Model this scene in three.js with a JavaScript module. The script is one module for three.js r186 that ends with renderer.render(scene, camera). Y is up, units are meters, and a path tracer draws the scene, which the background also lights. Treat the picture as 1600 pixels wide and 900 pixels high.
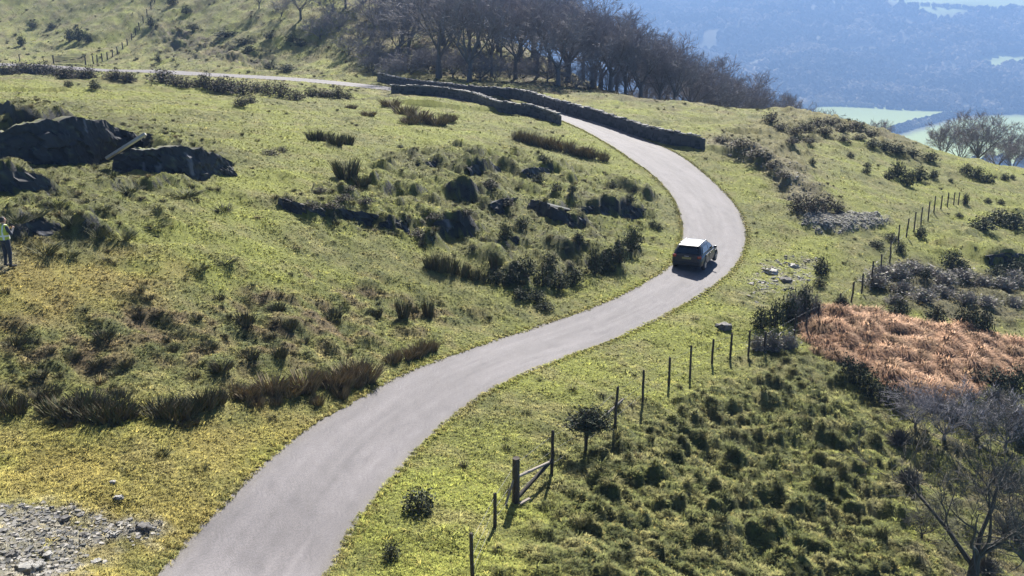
import * as THREE from 'three';
import { Sky } from 'three/addons/objects/Sky.js';
import { MarchingCubes } from 'three/addons/objects/MarchingCubes.js';
import { RoundedBoxGeometry } from 'three/addons/geometries/RoundedBoxGeometry.js';
import { mergeGeometries } from 'three/addons/utils/BufferGeometryUtils.js';
import { createNoise2D, createNoise3D } from 'simplex-noise';

// ---------------------------------------------------------------- camera, sky, sun, exposure
const scene = new THREE.Scene();
const EYE = 14, PITCH = Math.atan(420 / 1500), F = 1500;
const camera = new THREE.PerspectiveCamera(2 * Math.atan(450 / F) * 180 / Math.PI, 16 / 9, 0.5, 30000);
camera.position.set(0, EYE, 0);
camera.rotation.x = -PITCH;
scene.add(camera);

const SUN_EL = 39 * Math.PI / 180, SUN_AZ = 10 * Math.PI / 180;          // ahead, a little to the right
const sunDir = new THREE.Vector3(Math.sin(SUN_AZ) * Math.cos(SUN_EL), Math.sin(SUN_EL), -Math.cos(SUN_AZ) * Math.cos(SUN_EL));
const sky = new Sky(); sky.name = 'sky'; sky.scale.setScalar(15000); sky.userData.kind = 'structure';
sky.material.uniforms.sunPosition.value.copy(sunDir);
sky.material.uniforms.turbidity.value = 2; sky.material.uniforms.rayleigh.value = 0.55;
sky.material.uniforms.mieCoefficient.value = 0.004; sky.material.uniforms.mieDirectionalG.value = 0.8;
scene.add(sky);
scene.environmentIntensity = 0.1;
const sun = new THREE.DirectionalLight(new THREE.Color(1, 0.95, 0.87), 5);
sun.position.copy(sunDir).multiplyScalar(300).add(new THREE.Vector3(0, 0, -90)); sun.target.position.set(0, 0, -90);
sun.castShadow = true; sun.shadow.mapSize.set(4096, 4096);
Object.assign(sun.shadow.camera, { left: -150, right: 150, top: 150, bottom: -150, near: 1, far: 700 });
scene.add(sun, sun.target);
scene.fog = new THREE.FogExp2(new THREE.Color().setRGB(0.35, 0.57, 1.0), 0.00026);
const EXPOSURE = 2.75;

// ---------------------------------------------------------------- helpers
function rng(seed) { let s = seed >>> 0; return () => { s = (s + 0x6D2B79F5) >>> 0; let t = s; t = Math.imul(t ^ (t >>> 15), t | 1); t ^= t + Math.imul(t ^ (t >>> 7), t | 61); return ((t ^ (t >>> 14)) >>> 0) / 4294967296; }; }
const R = rng(11), n2 = createNoise2D(rng(5)), n2b = createNoise2D(rng(77)), n3 = createNoise3D(rng(9));
const clamp = (x, a = 0, b = 1) => Math.min(b, Math.max(a, x)), lerp = (a, b, t) => a + (b - a) * t;
const sstep = (a, b, x) => { const t = clamp((x - a) / (b - a)); return t * t * (3 - 2 * t); };
const V = (x, y, z) => new THREE.Vector3(x, y, z);
const taken = {};
function numbered(n) { const k = taken[n] = (taken[n] ?? -1) + 1; return k ? n + '_' + String(k).padStart(3, '0') : n; }
function tag(o, label, category, group, kind) { o.userData.label = label; o.userData.category = category; if (group) o.userData.group = group; if (kind) o.userData.kind = kind; return o; }
function shade(o) { o.castShadow = o.receiveShadow = true; return o; }
function mesh(name, geo, mat, parent = scene) { const m = shade(new THREE.Mesh(geo, mat)); m.name = parent === scene ? numbered(name) : name; parent.add(m); return m; }
function thing(name, label, category, pos, turn = 0, group) { const g = new THREE.Group(); g.name = numbered(name); g.position.copy(pos); g.rotation.y = turn; scene.add(g); return tag(g, label, category, group); }
function structure(name, geo, mat) { const m = mesh(name, geo, mat); m.userData.kind = 'structure'; return m; }
const ONES = ['', 'first', 'second', 'third', 'fourth', 'fifth', 'sixth', 'seventh', 'eighth', 'ninth', 'tenth', 'eleventh', 'twelfth', 'thirteenth', 'fourteenth', 'fifteenth', 'sixteenth', 'seventeenth', 'eighteenth', 'nineteenth'];
const TENS = ['', '', 'twent', 'thirt', 'fort', 'fift', 'sixt', 'sevent', 'eight', 'ninet'];
const ordinal = (n) => n < 20 ? ONES[n] : n % 10 ? TENS[Math.floor(n / 10)] + 'y-' + ONES[n % 10] : TENS[Math.floor(n / 10)] + 'ieth';
const lin = (hex) => new THREE.Color(hex);
const std = (o) => new THREE.MeshStandardMaterial({ roughness: 0.95, ...o });
const rgb = (r, g, b) => new THREE.Color().setRGB(r, g, b);

// a triangle soup with colours
class Soup {
  constructor() { this.p = []; this.c = []; this.n = []; }
  tri(a, b, c, col, n) {
    for (const v of [a, b, c]) { this.p.push(v.x, v.y, v.z); this.c.push(col.r, col.g, col.b); }
    if (!n) { n = V(b.x - a.x, b.y - a.y, b.z - a.z).cross(V(c.x - a.x, c.y - a.y, c.z - a.z)).normalize(); }
    for (let k = 0; k < 3; k++) this.n.push(n.x, n.y, n.z);
  }
  cone(a, b, ra, rb, sides, col) {                                        // a tapered twig or limb
    const d = V(b.x - a.x, b.y - a.y, b.z - a.z).normalize(), u = Math.abs(d.y) < 0.9 ? V(0, 1, 0).cross(d).normalize() : V(1, 0, 0).cross(d).normalize(), w = d.clone().cross(u);
    for (let k = 0; k < sides; k++) {
      const t0 = k / sides * 2 * Math.PI, t1 = (k + 1) / sides * 2 * Math.PI;
      const o = (t, r, q) => V(q.x + (u.x * Math.cos(t) + w.x * Math.sin(t)) * r, q.y + (u.y * Math.cos(t) + w.y * Math.sin(t)) * r, q.z + (u.z * Math.cos(t) + w.z * Math.sin(t)) * r);
      const a0 = o(t0, ra, a), a1 = o(t1, ra, a), b0 = o(t0, rb, b);
      this.tri(a0, a1, b0, col);
      if (rb > 0.002) this.tri(a1, o(t1, rb, b), b0, col);
    }
  }
  geo() {
    const g = new THREE.BufferGeometry();
    g.setAttribute('position', new THREE.Float32BufferAttribute(this.p, 3)); g.setAttribute('color', new THREE.Float32BufferAttribute(this.c, 3)); g.setAttribute('normal', new THREE.Float32BufferAttribute(this.n, 3));
    return g;
  }
}
// ---------------------------------------------------------------- the lie of the land
// Heights come from surveyed points: a direction of sight (in photograph pixels) and the level of the ground there, in metres below the eye.
const cp = Math.cos(PITCH), sp = Math.sin(PITCH);
const sight = (x, y) => { const dx = (x - 800) / F, dy = (450 - y) / F; return V(dx, dy * cp - sp, -(cp + dy * sp)); };
const LEVELS = [
  // road
  [375, 900, -12.5], [550, 720, -12.6], [700, 620, -12.9], [850, 540, -13.4], [1000, 485, -13.8], [1085, 425, -14], [1115, 370, -13.7], [1100, 310, -12.9], [1040, 260, -11.8], [960, 215, -10.7], [880, 180, -9.7],
  [740, 158, -9.15], [609, 140, -8.75], [500, 128, -8.6], [400, 121, -8.5], [300, 116, -8.4], [200, 112, -8.3], [0, 101, -7.9],
  // left of the road
  [0, 900, -11], [200, 800, -11.4], [0, 700, -10.7], [250, 690, -11.3], [100, 640, -10.7], [400, 620, -11.6], [0, 560, -10], [200, 540, -10.2], [400, 520, -10.9], [600, 500, -11.9], [750, 490, -12.7], [12, 418, -8.4], [200, 420, -9], [400, 400, -9.7], [600, 400, -10.8], [750, 420, -11.8], [900, 420, -12.8], [1000, 400, -13.2], [850, 350, -11.6], [1000, 310, -12.3],
  [700, 330, -10.5], [500, 330, -9.4], [300, 330, -8.3], [100, 330, -7.5], [200, 270, -7.2], [100, 265, -7], [400, 260, -8], [600, 250, -9], [800, 260, -10.3], [900, 230, -10.5], [700, 190, -8.9], [500, 190, -8], [300, 200, -7], [100, 170, -6.6], [300, 150, -7], [500, 155, -7.8], [650, 165, -8.5], [300, 130, -7.8], [100, 130, -7], [500, 140, -8.2], [800, 180, -9.3], [-200, 400, -7.6], [-200, 700, -10.2], [-200, 200, -6],
  // ridge and pasture right of the road
  [900, 150, -9.2], [1000, 165, -9.9], [1100, 172, -10.2], [1130, 180, -10.4], [1250, 175, -10.8], [1350, 190, -12], [1430, 235, -14], [1600, 268, -15.8], [1150, 230, -11.2], [1250, 270, -12.4], [1350, 260, -13], [1200, 320, -13.2], [1320, 345, -13.9], [1500, 300, -15], [1400, 375, -14.6], [1500, 320, -15.3], [1250, 420, -14.4], [1170, 450, -14], [1600, 350, -16], [1550, 450, -16.3], [1330, 450, -15], [1170, 555, -14.4], [1050, 600, -13.9],
  [900, 690, -13.4], [780, 850, -12.9], [1000, 780, -13.9], [1200, 700, -15], [1100, 900, -14.4], [1400, 900, -16], [1400, 760, -16], [1600, 900, -16.8], [1600, 700, -17], [1400, 640, -16], [1450, 560, -15.8], [1600, 560, -16.8], [1300, 500, -14.9], [900, 600, -13.3], [650, 800, -12.7], [1850, 600, -18], [1850, 350, -17.5],
];
const FAR_LEVELS = [                                                      // the same by distance: [x pixel, metres away, metres above the eye]
  [100, 185, -7.6], [100, 210, -3.9], [100, 230, 1.6], [100, 250, 9], [300, 185, -7], [300, 200, -2.6], [300, 218, 4], [300, 240, 12], [500, 163, -7.2], [500, 180, -2.4], [500, 194, 3.6], [650, 147, -8.2], [650, 168, -4.4], [650, 190, 1.3], [-150, 190, -6.5], [-150, 230, 4], [-150, 270, 16],
  [800, 133, -8.9], [800, 160, -7.3], [800, 200, -4], [900, 142, -9.2], [900, 190, -11], [1000, 135, -11], [1000, 170, -17], [1100, 135, -13], [1100, 170, -20], [1350, 135, -17], [1350, 170, -27], [1500, 135, -21], [1600, 120, -20.2], [1510, 119, -18], [1430, 117, -16.2], [1700, 122, -22], [1500, 170, -30], [1700, 170, -33], [1700, 110, -17.5],
  [800, 270, -12], [1000, 270, -42], [1200, 270, -48], [1400, 270, -56], [1600, 270, -58], [600, 270, 14], [100, 300, 24], [1800, 270, -60], [350, 290, 24], [200, 10, -8], [800, 10, -10], [1400, 10, -12], [200, 15, -10], [800, 16, -12], [1400, 16, -14],
];
const survey = [];
for (const [x, y, Y] of LEVELS) { const d = sight(x, y), t = Y / d.y; survey.push([d.x * t, d.z * t, Y]); }
for (const [x, d, Y] of FAR_LEVELS) survey.push([(x - 800) / F * d * 1.04, -d, Y]);
const QA = 40, QC = 16;
const warp = (x, z) => [QA * Math.atan2(x, -z), QA * Math.log(Math.hypot(x, z))];
const nodes = survey.map(([x, z, Y]) => [...warp(x, z), Y]);
const W8 = (() => {                                                       // thin smooth surface through the survey
  const n = nodes.length, N = n + 3, A = Array.from({ length: N }, () => new Float64Array(N + 1));
  for (let i = 0; i < n; i++) {
    for (let j = 0; j < n; j++) A[i][j] = -Math.sqrt((nodes[i][0] - nodes[j][0]) ** 2 + (nodes[i][1] - nodes[j][1]) ** 2 + QC);
    A[i][i] += 0.35; A[i][n] = A[n][i] = 1; A[i][n + 1] = A[n + 1][i] = nodes[i][0]; A[i][n + 2] = A[n + 2][i] = nodes[i][1]; A[i][N] = nodes[i][2];
  }
  for (let c = 0; c < N; c++) {
    let p = c; for (let r = c; r < N; r++) if (Math.abs(A[r][c]) > Math.abs(A[p][c])) p = r;
    [A[c], A[p]] = [A[p], A[c]];
    for (let r = 0; r < N; r++) if (r !== c) { const f = A[r][c] / A[c][c]; if (f) for (let k = c; k <= N; k++) A[r][k] -= f * A[c][k]; }
  }
  return A.map((row, i) => row[N] / row[i]);
})();
function base(x, z) {
  const [a, b] = warp(x, z), n = nodes.length; let s = W8[n] + W8[n + 1] * a + W8[n + 2] * b;
  for (let i = 0; i < n; i++) { const u = a - nodes[i][0], v = b - nodes[i][1]; s -= W8[i] * Math.sqrt(u * u + v * v + QC); }
  return s + EYE;
}
function strike(fn, x, y, t0 = 12, t1 = 330) {                            // where a line of sight meets the ground
  const d = sight(x, y); let t = t0, last = t0;
  while (t < t1) { if (EYE + d.y * t < fn(d.x * t, d.z * t)) break; last = t; t += Math.max(0.15, t * 0.008); }
  let lo = last, hi = t; for (let k = 0; k < 22; k++) { const m = (lo + hi) / 2; if (EYE + d.y * m < fn(d.x * m, d.z * m)) hi = m; else lo = m; }
  return V(d.x * hi, fn(d.x * hi, d.z * hi), d.z * hi);
}
const onBase = (x, y) => strike(base, x, y);
// road edges
const edgeL = [[200, 945], [240, 900], [300, 840], [370, 770], [440, 702], [500, 657], [545, 633], [590, 607], [640, 581], [690, 562], [750, 541], [800, 524], [850, 508], [900, 491], [950, 472], [1000, 447], [1040, 422], [1060, 395], [1067, 362], [1062, 332], [1048, 303], [1022, 275], [988, 250], [953, 227], [915, 205], [874, 187]].map((p) => onBase(...p));
const edgeR = [[470, 960], [510, 900], [545, 840], [590, 772], [640, 715], [690, 666], [740, 627], [800, 592], [850, 571], [900, 552], [960, 530], [1010, 506], [1060, 480], [1110, 450], [1146, 419], [1163, 386], [1165, 358], [1153, 328], [1130, 300], [1098, 270], [1060, 242], [1020, 223], [975, 203], [935, 187], [895, 174]].map((p) => onBase(...p));
const roadSpine = [];
{
  const L = new THREE.CatmullRomCurve3(edgeL, false, 'centripetal').getSpacedPoints(220), Rr = new THREE.CatmullRomCurve3(edgeR, false, 'centripetal').getSpacedPoints(220);
  let j = 0;
  for (let i = 0; i <= 220; i++) {                                     // pair each left point with the nearest right one
    let best = j, bd = 1e9; for (let k = Math.max(0, j); k < Math.min(221, j + 40); k++) { const dd = Rr[k].distanceTo(L[i]); if (dd < bd) { bd = dd; best = k; } }
    j = best; roadSpine.push([L[i].x, L[i].z, Rr[j].x, Rr[j].z]);
  }
  // beyond the bend: level stretch behind the walls, then along the hillside to the left
  const c = [[740, 157], [609, 139], [500, 127.5], [400, 120.5], [300, 115.5], [200, 111], [100, 106], [0, 101], [-150, 96]].map((p) => onBase(...p));
  const last = roadSpine.at(-1), tail = new THREE.CatmullRomCurve3([V((last[0] + last[2]) / 2, 0, (last[1] + last[3]) / 2), ...c.map((p) => V(p.x, 0, p.z))], false, 'centripetal').getSpacedPoints(120), w0 = Math.hypot(last[0] - last[2], last[1] - last[3]) / 2;
  for (let i = 1; i < tail.length - 1; i++) {
    const t = tail[i + 1].clone().sub(tail[i - 1]).normalize(), w = lerp(w0, 2.1, Math.min(1, i / 20)), p = tail[i];
    roadSpine.push([p.x + t.z * w, p.z - t.x * w, p.x - t.z * w, p.z + t.x * w]);
  }
  for (let pass = 0; pass < 6; pass++) { const s = roadSpine.map((r) => r.slice()); for (let i = 1; i < s.length - 1; i++) for (let k = 0; k < 4; k++) roadSpine[i][k] = (s[i - 1][k] + 2 * s[i][k] + s[i + 1][k]) / 4; }
}
const spine = roadSpine.map(([a, b, c, d]) => [(a + c) / 2, (b + d) / 2, Math.hypot(a - c, b - d) / 2]);
function roadGap(x, z) {                                                  // metres outside the road's edge (negative on it)
  let m = 1e9;
  for (let i = 0; i < spine.length; i += 4) { const s = spine[i], d = Math.abs(x - s[0]) + Math.abs(z - s[1]); if (d < m) m = d; }
  if (m > 24) return m * 0.7 - 4;
  let g = 1e9;
  for (let i = 0; i < spine.length - 1; i++) {
    const a = spine[i], b = spine[i + 1]; if (Math.abs(x - a[0]) > 22 || Math.abs(z - a[1]) > 22) continue;
    const ux = b[0] - a[0], uz = b[1] - a[1], l2 = ux * ux + uz * uz || 1e-6, t = clamp(((x - a[0]) * ux + (z - a[1]) * uz) / l2);
    const d = Math.hypot(x - a[0] - ux * t, z - a[1] - uz * t) - lerp(a[2], b[2], t); if (d < g) g = d;
  }
  return Math.min(g, m);
}
// areas of the land, outlined
function area(poly, soft) {
  const P = poly.map(([x, y]) => { const p = onBase(x, y); return [p.x, p.z]; });
  return areaXZ(P, soft);
}
function areaXZ(P, soft) {
  const bx = [Math.min(...P.map((p) => p[0])) - soft * 2, Math.max(...P.map((p) => p[0])) + soft * 2, Math.min(...P.map((p) => p[1])) - soft * 2, Math.max(...P.map((p) => p[1])) + soft * 2];
  return (x, z) => {
    if (x < bx[0] || x > bx[1] || z < bx[2] || z > bx[3]) return 0;
    let inside = false, d = 1e9;
    for (let i = 0, j = P.length - 1; i < P.length; j = i++) {
      const [ax, az] = P[i], [cx, cz] = P[j];
      if ((az > z) !== (cz > z) && x < (cx - ax) * (z - az) / (cz - az) + ax) inside = !inside;
      const ux = cx - ax, uz = cz - az, t = clamp(((x - ax) * ux + (z - az) * uz) / (ux * ux + uz * uz || 1)); d = Math.min(d, Math.hypot(x - ax - ux * t, z - az - uz * t));
    }
    return sstep(-soft, soft, (inside ? d : -d) + soft * 0.7 * n2(x / soft / 1.5, z / soft / 1.5));
  };
}
const A = {
  tussock: area([[770, 940], [850, 790], [930, 690], [1080, 625], [1200, 590], [1310, 620], [1390, 690], [1400, 800], [1430, 940]], 1.2),
  tussockUp: area([[1130, 585], [1190, 560], [1300, 570], [1400, 640], [1400, 720], [1280, 640]], 1.2),
  bracken: area([[1250, 500], [1310, 488], [1400, 500], [1500, 525], [1620, 545], [1620, 580], [1530, 585], [1500, 618], [1420, 622], [1370, 580], [1310, 560]], 1.1),
  heath: area([[-60, 530], [120, 490], [330, 455], [560, 440], [720, 470], [640, 545], [420, 580], [-60, 600]], 2),
  crag: area([[430, 320], [560, 270], [660, 235], [770, 225], [900, 265], [1010, 290], [1040, 350], [1000, 410], [880, 475], [800, 470], [740, 400], [640, 385], [520, 360]], 2),
  quarry: area([[-60, 160], [120, 160], [230, 190], [370, 240], [340, 300], [240, 330], [210, 380], [100, 400], [-60, 400]], 1.5),
  straw: area([[-80, 930], [-80, 640], [150, 665], [420, 640], [520, 640], [420, 700], [250, 880], [200, 940]], 2),
  strawUp: area([[-60, 395], [120, 395], [260, 420], [240, 480], [60, 520], [-60, 500]], 2),
  scree: area([[-60, 800], [60, 788], [120, 800], [250, 815], [230, 840], [150, 850], [140, 880], [60, 910], [-60, 930]], 0.5),
  gravelHeap: area([[1250, 342], [1300, 334], [1375, 338], [1385, 352], [1320, 362], [1265, 360]], 0.8),
  screeMid: area([[1165, 440], [1210, 405], [1265, 400], [1280, 430], [1230, 455], [1180, 470]], 1),
  bramble: area([[1360, 480], [1370, 440], [1420, 405], [1520, 430], [1620, 430], [1620, 500], [1540, 520], [1430, 490]], 1.5),
  ridgeRough: area([[1100, 215], [1200, 180], [1290, 178], [1400, 215], [1440, 245], [1400, 245], [1330, 215], [1260, 235], [1270, 280], [1310, 325], [1250, 335], [1200, 270], [1130, 235]], 2),
  wood: area([[560, 60], [600, 100], [640, 116], [760, 125], [900, 148], [1080, 168], [1290, 172], [1290, 150], [900, 60], [700, -40], [560, -40]], 5),
  hillHeath: area([[230, 40], [290, 40], [400, 80], [440, 105], [330, 100], [260, 75]], 4),
  scrub: area([[1390, 650], [1480, 625], [1640, 620], [1640, 940], [1450, 940], [1420, 800], [1395, 740]], 1.2),
  bank: area([[1088, 221], [1140, 222], [1205, 238], [1255, 272], [1300, 322], [1255, 332], [1225, 300], [1190, 265], [1140, 243]], 0.9),
  pad: area([[-60, 385], [8, 386], [24, 412], [10, 426], [-60, 430]], 0.3),
  verge: area([[590, 800], [720, 650], [900, 560], [1100, 480], [1150, 520], [980, 600], [820, 720], [740, 880], [600, 940], [520, 940]], 1),
};
// stone ledges: the ground steps up behind a line. [line of the foot, height m, metres until it has levelled out]
const miniLedges = (() => {                                               // small banks and terracettes, thick where the photograph shows them
  const r = rng(8080), out = [];
  const zone = (poly, n, len, h, back) => { let k = 0; for (let tries = 0; k < n && tries < 4000; tries++) { const xs = poly.map((p) => p[0]), ys = poly.map((p) => p[1]), x = lerp(Math.min(...xs), Math.max(...xs), r()), y = lerp(Math.min(...ys), Math.max(...ys), r()); let ins = false; for (let i = 0, j = poly.length - 1; i < poly.length; j = i++) if ((poly[i][1] > y) !== (poly[j][1] > y) && x < (poly[j][0] - poly[i][0]) * (y - poly[i][1]) / (poly[j][1] - poly[i][1]) + poly[i][0]) ins = !ins; if (!ins) continue; const L = lerp(len[0], len[1], r()), s = (r() - 0.45) * 0.5; out.push([[[x - L / 2, y - s * L * 0.5], [x, y + L * 0.06], [x + L / 2, y + s * L * 0.5]], lerp(h[0], h[1], r()), back * (0.6 + 0.8 * r())]); k++; } };
  zone([[430, 320], [560, 265], [660, 230], [770, 225], [900, 262], [1010, 290], [1040, 350], [1000, 400], [880, 465], [800, 460], [740, 400], [640, 385], [520, 365]], 46, [16, 54], [0.3, 0.75], 2);
  zone([[-20, 310], [200, 290], [340, 300], [330, 350], [220, 390], [-20, 390]], 14, [20, 60], [0.15, 0.35], 1.2);
  zone([[0, 530], [330, 455], [560, 440], [700, 480], [640, 540], [400, 590], [0, 590]], 34, [18, 50], [0.12, 0.3], 0.9);
  zone([[1110, 215], [1290, 182], [1420, 225], [1330, 225], [1270, 290], [1200, 270]], 12, [20, 50], [0.25, 0.5], 2);
  zone([[1450, 340], [1600, 330], [1600, 420], [1480, 400]], 8, [20, 50], [0.3, 0.7], 1.5);
  zone([[230, 30], [420, 50], [440, 100], [300, 95]], 12, [16, 40], [0.4, 0.8], 3);
  zone([[400, 170], [760, 200], [640, 280], [420, 300], [250, 210]], 10, [16, 40], [0.12, 0.25], 1.5);
  zone([[0, 20], [220, 10], [130, 80], [0, 80]], 8, [12, 36], [0.3, 0.5], 2.5);
  return out;
})();
const ledges = [
  [[[-50, 258], [40, 263], [110, 261], [165, 255], [228, 247]], 2.5, 22], [[[176, 268], [230, 277], [290, 281], [366, 275]], 1.75, 14], [[[-40, 303], [30, 307], [82, 304]], 1.3, 6],
  [[[-40, 372], [20, 372], [100, 366]], 0.75, 2.2], [[[115, 372], [165, 370], [205, 366]], 0.4, 1.5], [[[60, 335], [110, 340]], 0.5, 1.5], [[[150, 300], [225, 296], [320, 300]], 0.45, 2],
  [[[435, 322], [480, 340], [540, 345], [600, 350]], 0.8, 5], [[[595, 358], [640, 362]], 0.7, 2], [[[680, 366], [745, 372]], 1.1, 3], [[[655, 262], [710, 258]], 0.5, 3], [[[735, 276], [785, 272]], 1.0, 4], [[[820, 278], [860, 275]], 0.9, 3],
  [[[770, 330], [820, 322]], 0.8, 3], [[[775, 378], [815, 382]], 0.6, 2], [[[825, 330], [870, 355], [915, 360]], 1.3, 4], [[[905, 335], [970, 340], [1020, 338]], 0.9, 4], [[[690, 312], [760, 315]], 0.5, 3],
  [[[1545, 415], [1620, 418]], 1.2, 4], [[[1098, 234], [1150, 246], [1200, 270], [1232, 300]], 0.85, 4], [[[900, 420], [960, 415], [1005, 395]], 0.6, 3],
...miniLedges].map(([line, h, back]) => ({ line: line.map((p) => { const q = onBase(...p); return [q.x, q.z]; }), h, back }));
for (const l of ledges) { l.total = 0; for (let i = 0; i < l.line.length - 1; i++) l.total += Math.hypot(l.line[i + 1][0] - l.line[i][0], l.line[i + 1][1] - l.line[i][1]); l.cx = l.line.reduce((s, p) => s + p[0], 0) / l.line.length; l.cz = l.line.reduce((s, p) => s + p[1], 0) / l.line.length; l.reach = Math.max(...l.line.map((p) => Math.hypot(p[0] - l.cx, p[1] - l.cz))) + l.back * 2.2; }
const arch = (t) => t <= -0.12 || t >= 1.12 ? 0 : Math.pow(Math.sin(Math.PI * (t + 0.12) / 1.24), 0.7);
function ledgeRise(x, z) {
  let s = 0;
  for (const l of ledges) {
    if (Math.abs(x - l.cx) > l.reach || Math.abs(z - l.cz) > l.reach) continue;
    let bd = 1e9, sd = 0, along = 0; const P = l.line, total = l.total;
    let run = 0;
    for (let i = 0; i < P.length - 1; i++) {
      const ux = P[i + 1][0] - P[i][0], uz = P[i + 1][1] - P[i][1], len = Math.hypot(ux, uz), raw = ((x - P[i][0]) * ux + (z - P[i][1]) * uz) / len / len;
      const t = clamp(raw, i === 0 ? -0.4 : 0, i === P.length - 2 ? 1.4 : 1), d = Math.hypot(x - P[i][0] - ux * t, z - P[i][1] - uz * t);
      if (d < bd) { bd = d; sd = ux * (z - P[i][1]) - uz * (x - P[i][0]) < 0 ? d : -d; along = (run + t * len) / total; }
      run += len;
    }
    const big = l.h > 1.4; sd += (big ? 0.08 : 0.3) * n2(x * 0.7 + l.cx, z * 0.7);
    s += l.h * arch(along) * sstep(big ? 0.15 : -0.15, big ? 2.3 : 0.45, sd) * Math.exp(-Math.pow(Math.max(0, sd) / l.back, 1.6)) * (big ? 1.05 : 0.85 + 0.25 * n2(x * 0.5, z * 0.5 + 7));
  }
  return s;
}
function cells(x, z, size) {                                              // rounded hummocks: 1 at a centre, 0 between
  const gx = Math.floor(x / size), gz = Math.floor(z / size); let m = 9, id = 0;
  for (let i = -1; i <= 1; i++) for (let k = -1; k <= 1; k++) {
    const h = Math.sin((gx + i) * 127.1 + (gz + k) * 311.7) * 43758.5453, f = h - Math.floor(h), h2 = f * 917.31, f2 = h2 - Math.floor(h2);
    const d = Math.hypot(x / size - gx - i - f, z / size - gz - k - f2); if (d < m) { m = d; id = f; }
  }
  return [clamp(1 - m * 1.25), id];
}
function ground(x, z) {
  const g = roadGap(x, z), d = Math.hypot(x, z); let y = base(x, z);
  if (g < 0) return y - 0.03;
  const k = sstep(0.1, 2.2, g);
  y += k * (ledgeRise(x, z) + 0.16 * n2(x / 6, z / 6) + 0.07 * n2(x / 1.9, z / 1.9 + 3) + 0.028 * n2(x / 0.6, z / 0.6)) + 0.012 * n2b(x / 0.3, z / 0.3) * sstep(0, 0.5, g);
  if (d > 100) y += k * 0.5 * n2(x / 17, z / 17) + k * 0.16 * n2(x / 4, z / 4);
  const tus = Math.max(A.tussock(x, z), 0.6 * A.tussockUp(x, z));
  if (tus > 0) { const [c, id] = cells(x + 0.3 * n2(x, z), z, 0.56); y += k * tus * (Math.sqrt(c) * (0.08 + 0.5 * id) + 0.14 * n2(x / 2.4, z / 2.4)); }
  const rough = Math.max(A.heath(x, z) * 0.8, A.crag(x, z), A.quarry(x, z) * 0.7, A.ridgeRough(x, z), A.bramble(x, z), A.scrub(x, z), A.hillHeath(x, z) * 2);
  if (rough > 0) { const [c, id] = cells(x, z, 1.1); y += k * rough * (c * 0.3 * id + 0.2 * n2(x / 2.8, z / 2.8 + 11) + 0.1 * n2(x / 0.8, z / 0.8)); }
  const cg = A.crag(x, z); if (cg > 0) y += k * cg * (0.1 * (1 - Math.abs(n2(x / 1.3 + 5, z / 0.8))) ** 3 - 0.03);
  const br = A.bracken(x, z); if (br > 0) y += br * 0.25 * n2(x / 1.4, z / 1.4);
  y += 0.5 * A.gravelHeap(x, z);
  return y;
}
const at = (x, y) => strike(surf ?? ground, x, y);
const pxm = (p) => F / (-(p.z) * cp - (p.y - EYE) * sp);                   // photograph pixels per metre at a point

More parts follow.
